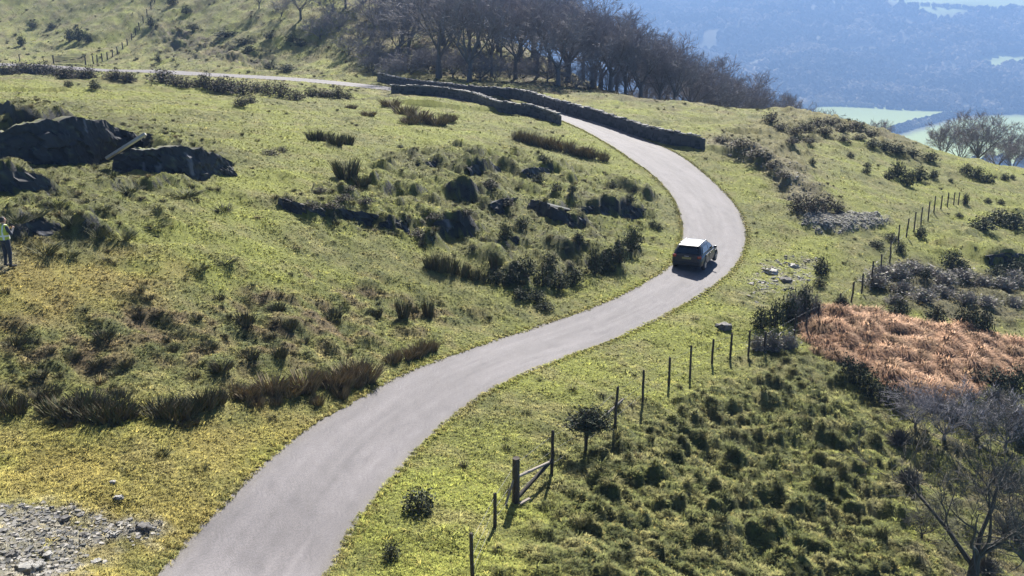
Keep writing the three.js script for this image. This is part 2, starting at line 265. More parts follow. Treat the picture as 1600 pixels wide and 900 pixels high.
// ---------------------------------------------------------------- colours of the ground
const K = { bright: rgb(0.25, 0.27, 0.05), olive: rgb(0.195, 0.2, 0.055), straw: rgb(0.33, 0.255, 0.075), moss: rgb(0.07, 0.083, 0.024), brown: rgb(0.15, 0.11, 0.055), pale: rgb(0.3, 0.265, 0.11), earth: rgb(0.085, 0.068, 0.05), slate: rgb(0.05, 0.05, 0.054), litter: rgb(0.12, 0.1, 0.065), gravel: rgb(0.3, 0.285, 0.29) };
const tmpC = new THREE.Color();
function tint(x, z, out = new THREE.Color()) {
  const a = 0.5 + 0.5 * n2(x / 13, z / 13), b = 0.5 + 0.5 * n2(x / 4.2 + 20, z / 4.2), c = 0.5 + 0.5 * n2b(x / 1.3, z / 1.3), f = n2b(x / 0.45, z / 0.45);
  out.copy(K.olive).lerp(K.bright, sstep(0.25, 0.8, a * 0.5 + b * 0.5)).lerp(K.pale, 0.55 * sstep(0.55, 0.95, c * 0.6 + (1 - b) * 0.5));
  out.lerp(K.straw, 0.8 * Math.max(A.straw(x, z) * (0.5 + 0.5 * b), A.strawUp(x, z)));
  out.lerp(K.moss, 0.5 * sstep(0.62, 0.9, 1 - c * 0.5 - a * 0.4));
  const h = A.heath(x, z); if (h) out.lerp(K.brown, h * sstep(0.3, 0.75, c * 0.6 + b * 0.4)).lerp(K.moss, h * 0.7 * sstep(0.5, 0.8, 1 - c));
  const cr = Math.max(A.crag(x, z), A.quarry(x, z)); if (cr) out.lerp(K.moss, 0.55 * cr * sstep(0.35, 0.7, c)).lerp(K.earth, 0.5 * cr * sstep(0.55, 0.85, 1 - c));
  const t = Math.max(A.tussock(x, z), A.tussockUp(x, z) * 0.5); if (t) out.lerp(K.moss, 0.65 * t).lerp(K.pale, 0.35 * t * sstep(0.5, 0.8, c));
  const rr = A.ridgeRough(x, z); if (rr) out.lerp(K.pale, 0.7 * rr).lerp(K.litter, 0.35 * rr).lerp(K.moss, rr * 0.5 * sstep(0.5, 0.75, c)); 
  const bm = A.bramble(x, z); if (bm) out.lerp(K.litter, bm * 0.8);
  const bn = A.bank(x, z); if (bn) out.lerp(rgb(0.27, 0.235, 0.16), 0.8 * bn * sstep(0.2, 0.5, c)).lerp(K.earth, 0.6 * bn * sstep(0.55, 0.8, 1 - c));
  const sg = A.scrub(x, z); if (sg) out.lerp(K.litter, sg * 0.75 * sstep(0.25, 0.6, c)).lerp(K.moss, sg * 0.5 * sstep(0.4, 0.7, b));
  const bk = A.bracken(x, z); if (bk) out.lerp(K.brown, bk);
  const wd = A.wood(x, z); if (wd) out.lerp(K.litter, wd * sstep(0.25, 0.6, b * 0.6 + c * 0.4));
  const hh = A.hillHeath(x, z); if (hh) out.lerp(K.litter, hh * sstep(0.3, 0.6, c));
  const gr = Math.max(A.scree(x, z) * sstep(0.2, 0.5, c + 0.2), A.gravelHeap(x, z), 0.7 * A.pad(x, z), 0.6 * A.screeMid(x, z) * sstep(0.45, 0.7, c)); if (gr) out.lerp(K.gravel, gr * 0.7);
  if (z < -110) out.lerp(K.pale, 0.5 * sstep(0.1, 0.7, n2(x / 7, z / 11))).lerp(K.brown, 0.5 * sstep(0.2, 0.7, n2b(x / 5, z / 8 + 9))).lerp(K.moss, 0.5 * sstep(0.35, 0.7, n2b(x / 3, z / 4)));
  out.multiplyScalar(1 + 0.2 * f);
  return out;
}
// tiling fine texture of turf
function tile(size, fn, srgb = true) {
  const d = new Uint8Array(size * size * 4);
  for (let y = 0; y < size; y++) for (let x = 0; x < size; x++) { const c = fn(x / size, y / size); for (let k = 0; k < 3; k++) d[(y * size + x) * 4 + k] = clamp(c[k]) * 255; d[(y * size + x) * 4 + 3] = 255; }
  const t = new THREE.DataTexture(d, size, size); t.wrapS = t.wrapT = THREE.RepeatWrapping; t.magFilter = THREE.LinearFilter; t.minFilter = THREE.LinearMipmapLinearFilter; t.generateMipmaps = true;
  if (srgb) t.colorSpace = THREE.SRGBColorSpace; t.needsUpdate = true; return t;
}
const n3p = (u, v, f) => { const a = u * 2 * Math.PI, b = v * 2 * Math.PI; return n3(Math.cos(a) * f + Math.sin(b) * f * 0.61, Math.sin(a) * f + 3.3 + Math.cos(b) * f * 0.7, Math.cos(b) * f - Math.sin(a) * 0.4 * f); };
const turf = tile(1024, (u, v) => { const a = n3p(u, v, 34), b = n3p(v, u, 60), c = n3p(u, v, 9); const k = 0.86 + 0.09 * a + 0.1 * b + 0.05 * c; return [k + 0.02 * c, k, k - 0.05 - 0.04 * c]; });
const turfBump = tile(1024, (u, v) => { const k = 0.5 + 0.28 * n3p(u, v, 34) + 0.22 * n3p(v, u, 60); return [k, k, k]; }, false);
const groundMat = std({ vertexColors: true, map: turf, bumpMap: turfBump, bumpScale: 0.035, roughness: 1 });

// ---------------------------------------------------------------- ground
let surf, hue;                                                            // height and colour read back from the finished ground sheet
{
  const NR = 540, NC = 640, D0 = 11, D1 = 285, pos = [], col = [], uv = [], idx = [], heights = new Float32Array((NR + 1) * (NC + 1));
  for (let i = 0; i <= NR; i++) for (let j = 0; j <= NC; j++) {
    const d = D0 * Math.pow(D1 / D0, i / NR), x = d * lerp(-0.68, 0.68, j / NC), z = -d, y = ground(x, z); heights[i * (NC + 1) + j] = y;
    pos.push(x, y, z); uv.push(x / 3.1, z / 3.1);
  }
  const c = new THREE.Color();
  for (let i = 0; i <= NR; i++) for (let j = 0; j <= NC; j++) {
    const k = i * (NC + 1) + j, x = pos[k * 3], z = pos[k * 3 + 2]; tint(x, z, c);
    if (i > 0 && i < NR && j > 0 && j < NC) {                             // bare slate where the ground is too steep for turf
      const dz = (heights[k + NC + 1] - heights[k - NC - 1]) / Math.abs(pos[(k + NC + 1) * 3 + 2] - pos[(k - NC - 1) * 3 + 2]), dx = (heights[k + 1] - heights[k - 1]) / (pos[(k + 1) * 3] - pos[(k - 1) * 3]);
      const steep = Math.hypot(dx, dz), rock = Math.max(A.crag(x, z), A.quarry(x, z)); if (rock && steep > 0.9) c.lerp(K.slate, rock * sstep(0.9, 1.5, steep + 0.3 * n2b(x * 2, z * 2)));
    }
    col.push(c.r, c.g, c.b);
  }
  for (let i = 0; i < NR; i++) for (let j = 0; j < NC; j++) { const a = i * (NC + 1) + j; idx.push(a, a + 1, a + NC + 1, a + 1, a + NC + 2, a + NC + 1); }
  const g = new THREE.BufferGeometry(); g.setAttribute('position', new THREE.Float32BufferAttribute(pos, 3)); g.setAttribute('color', new THREE.Float32BufferAttribute(col, 3)); g.setAttribute('uv', new THREE.Float32BufferAttribute(uv, 2)); g.setIndex(idx); g.computeVertexNormals();
  const spot = (x, z) => { const d = -z, u = clamp(Math.log(d / D0) / Math.log(D1 / D0) * NR, 0, NR - 0.001), i = Math.floor(u), di = D0 * Math.pow(D1 / D0, i / NR), dj = D0 * Math.pow(D1 / D0, (i + 1) / NR), f = clamp((d - di) / (dj - di)), v = clamp((x / d + 0.68) / 1.36 * NC, 0, NC - 0.001), j = Math.floor(v); return [i * (NC + 1) + j, f, v - j]; };
  surf = (x, z) => { const [k, f, g] = spot(x, z), h = heights; return lerp(lerp(h[k], h[k + 1], g), lerp(h[k + NC + 1], h[k + NC + 2], g), f); };
  hue = (x, z, out) => { const [k, f, g] = spot(x, z), q = (c) => lerp(lerp(col[k * 3 + c], col[k * 3 + 3 + c], g), lerp(col[(k + NC + 1) * 3 + c], col[(k + NC + 2) * 3 + c], g), f); return out.setRGB(q(0), q(1), q(2)); };
  tag(structure('ground', g, groundMat), 'rough green hill pasture sloping round the lane', 'ground');
}
// ---------------------------------------------------------------- road
{
  const pos = [], uv = [], col = [], idx = [], NCR = 22; let run = 0;
  const asphalt = tile(1024, (u, v) => { const a = n3p(u, v, 70), b = n3p(v, u, 40), c = n3p(u, v, 6); const s = a * b > 0.42 ? 0.24 : a * b < -0.4 ? -0.2 : 0; const k = 0.76 + 0.1 * a + 0.09 * b + 0.09 * n3p(v, u, 15) + 0.06 * c + s; return [k, k * 0.985, k]; });
  const aBump = tile(512, (u, v) => { const k = 0.5 + 0.5 * n3p(u, v, 60); return [k, k, k]; }, false);
  roadSpine.forEach(([ax, az, bx, bz], i) => {
    if (i) run += Math.hypot(spine[i][0] - spine[i - 1][0], spine[i][1] - spine[i - 1][1]);
    const w = Math.hypot(ax - bx, az - bz);
    for (let k = 0; k <= NCR; k++) {
      const e = k === 0 ? -0.04 + 0.07 * n2(run / 0.9, 5) + 0.03 * n2(run / 0.3, 9) + 0.06 * n2(run / 5, 2) : k === NCR ? 0.04 + 0.07 * n2(run / 0.9, 55) + 0.03 * n2(run / 0.3, 59) + 0.06 * n2(run / 5, 52) : 0;
      const t = k / NCR + e / w, x = lerp(ax, bx, t), z = lerp(az, bz, t);
      pos.push(x, base(x, z) + 0.015 + 0.03 * (1 - (2 * k / NCR - 1) ** 2), z); uv.push(t * w / 2.2, run / 2.2);
      const p = 0.5 + 0.5 * n2(x / 3, z / 3), q = n2b(x / 0.8, z / 0.8), worn = Math.exp(-(((t - 0.27) / 0.11) ** 2)) + Math.exp(-(((t - 0.73) / 0.11) ** 2));
      const along = n2(t * 9, run / 7) + 0.6 * n2(t * 23, run / 4 + 30), m = (0.22 + 0.008 * p + 0.016 * q + 0.03 * along + 0.016 * n2b(x / 0.3, z / 0.3)) * (1 + 0.08 * worn - 0.05 * Math.exp(-(((t - 0.5) / 0.1) ** 2))); let c = rgb(m * 1.04, m * 0.985, m * 0.98);
      const edge = sstep(0.12, 0.0, Math.min(t, 1 - t)); c.lerp(rgb(0.24, 0.215, 0.15), 0.55 * edge * (0.6 + 0.4 * q));
      const patch = sstep(0.3, 0.6, n2(t * 5 + 40, run / 2.2)) * sstep(0.55, 0.75, p); c.lerp(rgb(0.14, 0.133, 0.138), 0.5 * patch);
      col.push(c.r, c.g, c.b);
    }
  });
  for (let i = 0; i < roadSpine.length - 1; i++) for (let k = 0; k < NCR; k++) { const a = i * (NCR + 1) + k; idx.push(a, a + 1, a + NCR + 1, a + 1, a + NCR + 2, a + NCR + 1); }
  const g = new THREE.BufferGeometry(); g.setAttribute('position', new THREE.Float32BufferAttribute(pos, 3)); g.setAttribute('uv', new THREE.Float32BufferAttribute(uv, 2)); g.setAttribute('color', new THREE.Float32BufferAttribute(col, 3)); g.setIndex(idx); g.computeVertexNormals();
  const n = g.attributes.normal; if (n.getY(50) < 0) { for (let i = 0; i < idx.length; i += 3) [idx[i], idx[i + 1]] = [idx[i + 1], idx[i]]; g.setIndex(idx); g.computeVertexNormals(); }
  tag(structure('road', g, std({ vertexColors: true, map: asphalt, bumpMap: aBump, bumpScale: 0.006, roughness: 0.85 })), 'narrow grey tarmac lane winding up round the hill', 'road');
}
// ---------------------------------------------------------------- the valley and the far hillside
function vale(x, z) {
  const d = Math.hypot(x, z) / 1.85, u = x / Math.max(1, -z);
  let y = lerp(-30 - 8 * u, -152 + 6 * n2(x / 1300, z / 1300), sstep(130, 800, d));
  y += sstep(1640 + 120 * u, 3000, d - 100 * n2(x / 1700, 3)) * (205 + 22 * n2(x / 2000, z / 2000)) + sstep(2900, 4600, d) * 60;
  return y * 1.85 + EYE + sstep(1500, 2200, d) * (30 * n2(x / 800, z / 800) + 12 * n2(x / 300, z / 300));
}
const onVale = (x, y) => strike(vale, x, y, 500, 12000);
const farField = (poly, soft) => areaXZ(poly.map(([x, y]) => { const p = onVale(x, y); return [p.x, p.z]; }), soft);
const fields = [
  farField([[1275, 164], [1500, 176], [1480, 184], [1395, 207], [1330, 207], [1250, 200]], 12), farField([[1500, 184], [1640, 180], [1660, 260], [1380, 250], [1405, 213], [1500, 186]], 12),
  farField([[1532, 96], [1560, 82], [1640, 80], [1640, 98], [1570, 103], [1550, 108]], 25), farField([[1415, 10], [1500, 12], [1660, 20], [1660, -60], [1380, -60], [1395, 2]], 40), farField([[1420, 14], [1490, 14], [1530, 20], [1500, 26], [1430, 24]], 22),
  farField([[900, -30], [1400, -30], [1390, -4], [1150, 0], [880, 2]], 40),
];
const isField = (x, z) => fields.reduce((m, f) => Math.max(m, f(x, z)), 0);
{
  const NR = 200, NC = 220, D0 = 215, D1 = 9600, pos = [], col = [], idx = [], uv = [], c = new THREE.Color();
  for (let i = 0; i <= NR; i++) for (let j = 0; j <= NC; j++) {
    const d = D0 * Math.pow(D1 / D0, i / NR), x = d * lerp(-0.75, 0.95, j / NC), z = -d; pos.push(x, vale(x, z), z); uv.push(x / 40, z / 40);
    const f = isField(x, z), n = 0.5 + 0.5 * n2(x / 300, z / 300);
    c.copy(rgb(0.075, 0.07, 0.045)).lerp(rgb(0.1, 0.1, 0.05), n).lerp(rgb(0.3, 0.37, 0.11), f); col.push(c.r, c.g, c.b);
  }
  for (let i = 0; i < NR; i++) for (let j = 0; j < NC; j++) { const a = i * (NC + 1) + j; idx.push(a, a + 1, a + NC + 1, a + 1, a + NC + 2, a + NC + 1); }
  const g = new THREE.BufferGeometry(); g.setAttribute('position', new THREE.Float32BufferAttribute(pos, 3)); g.setAttribute('color', new THREE.Float32BufferAttribute(col, 3)); g.setAttribute('uv', new THREE.Float32BufferAttribute(uv, 2)); g.setIndex(idx); g.computeVertexNormals();
  tag(structure('valley_terrain', g, std({ vertexColors: true, roughness: 1 })), 'hazy valley floor and far wooded hillside', 'hillside');
  // the far wood: one mass of crowns
  const blob = new THREE.IcosahedronGeometry(1, 1), bp = blob.attributes.position; for (let i = 0; i < bp.count; i++) { const v = V().fromBufferAttribute(bp, i), s = 1 + 0.45 * n3(v.x * 1.7, v.y * 1.7, v.z * 1.7); bp.setXYZ(i, v.x * s, v.y * s * 1.1, v.z * s); } blob.computeVertexNormals();
  const r = rng(31), places = [];
  for (let k = 0; k < 60000 && places.length < 26000; k++) {
    const d = 1600 * Math.pow(5.6, r()), u = lerp(-0.05, 0.72, r()), x = u * d, z = -d; if (isField(x, z) > 0.3) continue;
    const n = n2(x / 440, z / 440) + 0.5 * n2(x / 150, z / 150); if (d < 3000 ? n < 0.85 : n < -0.7) continue; places.push([x, z, 6 + 7 * r() + (n2b(x / 500, z / 500) > 0.45 ? 5 : 0), r()]);
  }
  const hedge = (pts, step) => { const w = pts.map((p) => onVale(...p)); for (let i = 0; i < w.length - 1; i++) { const n = Math.ceil(w[i].distanceTo(w[i + 1]) / step); for (let k = 0; k < n; k++) { const p = w[i].clone().lerp(w[i + 1], k / n); places.push([p.x + 10 * (r() - 0.5), p.z + 10 * (r() - 0.5), 5 + 4 * r(), r()]); } } };
  hedge([[1392, 208], [1420, 199], [1450, 191], [1480, 184], [1505, 178], [1600, 176]], 3); hedge([[1396, 209], [1424, 200], [1454, 192], [1484, 184]], 3); hedge([[1270, 166], [1400, 171], [1510, 177]], 8); hedge([[1420, 7], [1500, 11], [1600, 14]], 14);
  const im = new THREE.InstancedMesh(blob, std({ roughness: 1 }), places.length), m = new THREE.Matrix4();
  places.forEach(([x, z, s, q], i) => { m.compose(V(x, vale(x, z) + s * 0.8, z), new THREE.Quaternion().setFromAxisAngle(V(0, 1, 0), q * 6.3), V(s, s * (0.9 + 0.5 * q), s)); im.setMatrixAt(i, m); const kind = n2b(x / 420, z / 420) + 0.6 * n2(x / 130, z / 130) + 0.5 * (q - 0.5); im.setColorAt(i, kind > 0.3 ? rgb(0.008, 0.016, 0.01) : kind < -0.3 ? rgb(0.26, 0.22, 0.15) : rgb(0.085, 0.072, 0.05)); });
  im.name = 'far_wood'; shade(im); scene.add(im); tag(im, 'blue hazy bare wood covering the far hillside', 'wood', null, 'stuff');
  // a pale farmhouse high on the far hillside
  const p = onVale(1531, 21), h = thing('farmhouse', 'tiny pale farmhouse high on the hazy far hillside', 'house', p, 0.3);
  const wall = new THREE.BoxGeometry(30, 12, 13); wall.translate(0, 4, 0); mesh('wall', wall, std({ color: rgb(0.75, 0.62, 0.5) }), h);
  const rs = new THREE.Shape([new THREE.Vector2(-7.2, 0), new THREE.Vector2(7.2, 0), new THREE.Vector2(0, 6)]), rg = new THREE.ExtrudeGeometry(rs, { depth: 31, bevelEnabled: false }); rg.translate(0, 10.01, -15.5); rg.rotateY(Math.PI / 2); mesh('roof', rg, std({ color: rgb(0.35, 0.2, 0.14) }), h);
  for (const x of [-11, -4, 4, 11]) { const w = new THREE.BoxGeometry(2.6, 3.4, 0.3); w.translate(x, 5.5, 6.55); mesh('window', w, std({ color: rgb(0.05, 0.06, 0.07), roughness: 0.2 }), h); }
}
// ---------------------------------------------------------------- dry stone walls
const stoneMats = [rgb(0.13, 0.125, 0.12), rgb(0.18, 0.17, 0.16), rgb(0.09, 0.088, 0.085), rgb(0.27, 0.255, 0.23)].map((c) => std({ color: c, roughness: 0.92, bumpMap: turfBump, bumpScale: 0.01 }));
function lump(seed, sx, sy, sz, rough = 0.16, detail = 1) {                // a rough angular stone
  const g = new THREE.BoxGeometry(sx, sy, sz, detail + 1, detail + 1, detail + 1), p = g.attributes.position, o = seed * 7.3;
  for (let i = 0; i < p.count; i++) { const x = p.getX(i) / sx * 2, y = p.getY(i) / sy * 2, z = p.getZ(i) / sz * 2, l = Math.max(1, Math.hypot(x, y, z)), k = lerp(1, 1.25 / l, 0.45); p.setXYZ(i, p.getX(i) * k + rough * sx * n3(x + o, y, z), p.getY(i) * k + rough * sy * n3(x, y + o, z + 4), p.getZ(i) * k + rough * sz * n3(x + 9, y, z + o)); }
  g.computeVertexNormals(); return g;
}
const copeGeos = [0, 1, 2, 3, 4, 5].map((k) => { const g = lump(k + 1, 0.42, 0.16, 0.5, 0.18); g.translate(0, 0.06, 0); return g; });
function stoneWall(px, h, label) {
  const pts = px.map((p) => at(...p)), curve = new THREE.CatmullRomCurve3(pts.map((p) => V(p.x, 0, p.z)), false, 'centripetal'), len = curve.getLength(), o = pts[0], w = thing('dry_stone_wall', label, 'wall', o), geos = [], r = rng(91 + px.length);
  const here = (s) => { const u = clamp(s / len), p = curve.getPointAt(u), t = curve.getTangentAt(u); p.y = base(p.x, p.z); return [p.sub(o), Math.atan2(-t.z, t.x)]; };
  const courses = 4, ch = h / courses, lowers = (s) => 0.05 * n2(s / 2.5, 3) + 0.03 * n2(s / 0.7, 8);
  for (let c = 0; c < courses; c++) for (let s = r() * 0.3; s < len;) {
    const l = 0.28 + 0.4 * r(), [p, a] = here(s + l / 2), g = lump(Math.floor(r() * 40), l - 0.015, ch * 1.02, 0.52 - 0.07 * c + 0.06 * r(), 0.07, 0), tone = 0.045 + 0.06 * r();  // face stones coloured darker than the coping, painting in the shaded wall side
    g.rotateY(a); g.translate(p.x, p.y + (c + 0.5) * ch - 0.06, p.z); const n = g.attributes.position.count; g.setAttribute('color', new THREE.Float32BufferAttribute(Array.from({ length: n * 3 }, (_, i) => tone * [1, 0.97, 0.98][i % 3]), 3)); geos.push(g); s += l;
  }
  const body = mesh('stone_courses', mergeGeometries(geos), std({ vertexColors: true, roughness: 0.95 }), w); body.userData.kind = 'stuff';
  const core = []; for (let s = 0.2; s < len - 0.2; s += 1) { const [p, a] = here(s + 0.5), g = new THREE.BoxGeometry(1.05, h - 0.1, 0.3); g.rotateY(a); g.translate(p.x, p.y + h / 2 - 0.1, p.z); core.push(g); }
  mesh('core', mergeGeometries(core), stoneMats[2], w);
  for (let s = 0.2; s < len - 0.1;) { const k = Math.floor(r() * 6), sc = 0.8 + 0.45 * r(), [p, a] = here(s), m = mesh('coping_stone', copeGeos[k], stoneMats[r() < 0.35 ? 3 : Math.floor(r() * 4)], w); m.position.set(p.x, p.y + h - 0.05 + lowers(s), p.z); m.rotation.set(0.12 * (r() - 0.5), a + 0.3 * (r() - 0.5), 0.2 * (r() - 0.5)); m.scale.set(sc, 0.7 + 0.8 * r(), 0.9 + 0.25 * r()); s += 0.4 * sc; }  // paler coping colours paint in the sunlit wall top
}
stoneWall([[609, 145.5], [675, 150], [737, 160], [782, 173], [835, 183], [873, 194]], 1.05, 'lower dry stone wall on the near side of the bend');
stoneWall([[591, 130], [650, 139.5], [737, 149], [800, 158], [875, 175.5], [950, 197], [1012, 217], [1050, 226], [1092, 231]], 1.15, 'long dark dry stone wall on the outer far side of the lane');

// ---------------------------------------------------------------- rocks and stones
const slateMat = std({ vertexColors: true, roughness: 0.9, flatShading: true });
function rockFace(ledge, label, k) {
  // a crag along a ledge: blocky joints, leaning back into the hill
  const P = ledge.line, curve = new THREE.CatmullRomCurve3(P.map((p) => V(p[0], 0, p[1])), false, 'centripetal'), len = curve.getLength(), fine = ledge.h > 1.4 ? 0.12 : 0.2, nu = Math.max(12, Math.ceil(len / fine)), nv = Math.max(6, Math.ceil(ledge.h / fine)), pos = [], col = [], idx = [], o = V(ledge.cx, ground(ledge.cx, ledge.cz), ledge.cz);
  for (let i = 0; i <= nu; i++) {
    const u = i / nu, p = curve.getPointAt(u), t = curve.getTangentAt(u), nx = -t.z, nz = t.x;   // nx,nz points towards the open side
    const big = ledge.h > 1.4, hh = ledge.h * (big ? arch(u) * 0.98 + 0.02 : (0.45 + 0.42 * Math.pow(Math.sin(Math.PI * clamp(u * 0.9 + 0.05)), 0.6))) * (0.96 + 0.07 * n2(u * len * 0.8, k)), y0 = base(p.x, p.z) - 0.35;
    for (let j = 0; j <= nv + 2; j++) {
      const v = Math.min(1, j / nv), beyond = Math.max(0, j - nv), bx = Math.floor(u * len / (big ? 0.7 : 0.75) + 0.7 * n2(v * 2, k)), by = Math.floor(v * ledge.h / (big ? 0.65 : 0.5) + 0.3 * n2(u * 5, k));
      const block = (big ? 0.19 : 0.22) * n2(bx * 3.7 + k, by * 2.9) + 0.05 * n3(u * len * 2.5, v * ledge.h * 2.5, k), off = 0.2 - (big ? 0.28 : 0.35) * v + block - beyond * (big ? 0.75 : 0.9);
      const y = y0 + v * (hh + 0.3) - (big ? 0.02 + 0.2 * (beyond > 1) : 0.28) * beyond + 0.05 * n3(u * len * 3, v * 4, k + 5);
      pos.push(p.x + nx * off - o.x, y - o.y, p.z + nz * off - o.z);
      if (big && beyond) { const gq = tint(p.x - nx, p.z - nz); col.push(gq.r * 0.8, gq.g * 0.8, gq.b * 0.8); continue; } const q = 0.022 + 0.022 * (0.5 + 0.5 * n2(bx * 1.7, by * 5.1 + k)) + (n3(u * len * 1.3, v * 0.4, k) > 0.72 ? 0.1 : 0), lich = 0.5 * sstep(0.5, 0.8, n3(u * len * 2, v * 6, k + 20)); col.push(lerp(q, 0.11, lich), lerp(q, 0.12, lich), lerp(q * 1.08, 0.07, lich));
    }
  }
  const s = nv + 3; for (let i = 0; i < nu; i++) for (let j = 0; j < s - 1; j++) { const a = i * s + j; idx.push(a, a + s, a + 1, a + 1, a + s, a + s + 1); }
  for (let i = 0; i <= nu; i += 1) { }
  const g = new THREE.BufferGeometry(); g.setAttribute('position', new THREE.Float32BufferAttribute(pos, 3)); g.setAttribute('color', new THREE.Float32BufferAttribute(col, 3)); g.setIndex(idx); g.computeVertexNormals();
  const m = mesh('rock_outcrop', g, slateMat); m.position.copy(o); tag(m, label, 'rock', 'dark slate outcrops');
}
const rockLabels = ['biggest dark slate quarry face below the hillside rushes', 'dark slate crag just beside the leaning pale plank', 'black rock step at the picture edge above the person', 'low black ledge beside the person in the vest', null, null, null,
  'broken rubbly outcrop at the western tip of the crag', 'small black boulder face below the rubbly outcrop', 'squat dark rock in the middle of the crag foot', 'long low rock uppermost on the crag slope', 'rounded black rock near the crag top', 'black rock just below the rush strip on the crag',
  'dark rock ledge halfway up the crag', 'small black rock under the crag above the scrub', 'largest black slab of the crag facing the lane bend', 'grey broken ledge of the crag nearest the bend', null, 'black rock hollow at the right edge above the brambles', null, null];
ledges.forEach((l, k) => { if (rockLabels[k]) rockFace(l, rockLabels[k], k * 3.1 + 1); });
// loose boulders one can pick out
const boulderGeos = [0, 1, 2, 3].map((k) => { const g = lump(20 + k, 1, 0.6, 0.8, 0.3, 3); g.translate(0, 0.2, 0); return g; });
const boulders = [[40, 891, 26, 'white boulder at the bottom edge of the scree', 1], [58, 886, 18, 'smaller white stone beside the white bottom boulder', 1], [185, 779, 12, 'flat white stone alone in the straw grass', 1], [176, 754, 8, 'tiny white stone above the scree', 1], [224, 826, 20, 'dark jagged stone at the tip of the scree', 0], [178, 836, 12, 'pale stone between scree and lane', 1], [20, 868, 16, 'grey stone low in the scree', 0], [100, 812, 14, 'grey stone on the top of the scree', 0], [75, 868, 14, 'grey slab in the lower scree', 1], [130, 838, 12, 'dark stone in the middle scree', 0], [150, 880, 14, 'pinkish stone below the scree by the lane', 1], [1131, 513, 20, 'grey boulder beside the wire fence', 0], [1205, 428, 20, 'pale rock in the stony bank behind the fence', 1], [1228, 440, 18, 'grey rock low in the stony bank', 0], [1240, 418, 14, 'small rock high in the stony bank', 1]];
for (const [x, y, w, label, light] of boulders) { const p = at(x, y), s = w / pxm(p), m = mesh('boulder', boulderGeos[Math.floor(R() * 4)], light ? std({ color: rgb(0.52, 0.5, 0.46), bumpMap: turfBump, bumpScale: 0.02 }) : stoneMats[1]); m.position.set(p.x, p.y - 0.02 * s, p.z); m.rotation.y = R() * 6; m.scale.set(s, s * 0.75, s * 0.9); tag(m, label, 'boulder', 'loose stones'); }
// scree and gravel
function strew(name, label, category, mask, px, count, size, colors, seed) {
  const r = rng(seed), g = lump(seed, 1, 0.55, 0.8, 0.22, 1), spots = [];
  for (let k = 0; k < count * 6 && spots.length < count; k++) { const p = at(lerp(px[0], px[2], r()), lerp(px[1], px[3], r())); if (mask(p.x, p.z) > 0.3 + 0.6 * r() + 0.35 * n2(p.x * 1.3, p.z * 1.3)) spots.push(p); }
  const im = new THREE.InstancedMesh(g, std({ roughness: 0.95 }), spots.length), m = new THREE.Matrix4(), e = new THREE.Euler();
  spots.forEach((p, i) => { const s = lerp(size[0], size[1], Math.pow(r(), 3)); e.set(0.6 * (r() - 0.5), r() * 6.3, 0.6 * (r() - 0.5)); m.compose(V(p.x, p.y - s * 0.03, p.z), new THREE.Quaternion().setFromEuler(e), V(s, s, s)); im.setMatrixAt(i, m); im.setColorAt(i, colors[Math.floor(r() * colors.length)]); });
  im.name = name; shade(im); scene.add(im); tag(im, label, category, null, 'stuff');
}
const greys = [rgb(0.22, 0.21, 0.19), rgb(0.16, 0.155, 0.15), rgb(0.33, 0.31, 0.28), rgb(0.1, 0.1, 0.095), rgb(0.2, 0.18, 0.14)];
strew('scree', 'grey loose scree stones in the straw grass by the lane', 'scree', A.scree, [0, 785, 255, 900], 1900, [0.018, 0.13], greys, 61);
strew('gravel', 'pale grey gravel heap beside the pasture', 'gravel', A.gravelHeap, [1245, 330, 1390, 365], 2600, [0.04, 0.16], greys, 62);
strew('bank_rubble', 'small stones on the eroded bank beyond the wall end', 'rubble', A.bank, [1085, 218, 1305, 335], 500, [0.04, 0.2], greys, 64);
strew('rubble', 'pale stony rubble on the bank behind the fence', 'rubble', A.screeMid, [1165, 395, 1285, 475], 420, [0.04, 0.24], greys, 63);
// ---------------------------------------------------------------- fences
const timber = tile(256, (u, v) => { const k = 0.75 + 0.18 * n3p(u, v * 0.2, 14) + 0.1 * n3p(v, u, 30); return [k, k * 0.97, k * 0.93]; });
const postMats = [rgb(0.1, 0.085, 0.07), rgb(0.075, 0.065, 0.055), rgb(0.13, 0.115, 0.1)].map((c) => std({ color: c, map: timber, roughness: 0.95 }));
const whiteWood = std({ color: rgb(0.78, 0.75, 0.72), map: timber, roughness: 0.7 }), paleWood = std({ color: rgb(0.5, 0.46, 0.42), map: timber, roughness: 0.9 }), wireMat = std({ color: rgb(0.2, 0.2, 0.2), metalness: 0.8, roughness: 0.5 });
function postGeo(r, seed) { const g = new THREE.CylinderGeometry(r * 0.92, r, 1, 8, 4), p = g.attributes.position; for (let i = 0; i < p.count; i++) { const y = p.getY(i); p.setX(i, p.getX(i) + 0.02 * n3(y * 2, seed, 0) + 0.004 * n3(p.getX(i) * 60, y * 3, seed)); if (y > 0.49) p.setY(i, y + 0.02 * n3(p.getX(i) * 20, seed, p.getZ(i) * 20)); } g.translate(0, 0.5, 0); g.computeVertexNormals(); return g; }
const postGeos = [0, 1, 2, 3].map((k) => postGeo(0.05, k + 1)), thickPost = postGeo(0.115, 9), thinPosts = [0, 1].map((k) => postGeo(0.045, k + 20));
function bar(name, a, b, r, mat, parent, sides = 6) { const d = b.clone().sub(a), g = new THREE.CylinderGeometry(r * 0.9, r, d.length(), sides, 1); g.translate(0, d.length() / 2, 0); const m = mesh(name, g, mat, parent); m.position.copy(a); m.quaternion.setFromUnitVectors(V(0, 1, 0), d.normalize()); return m; }
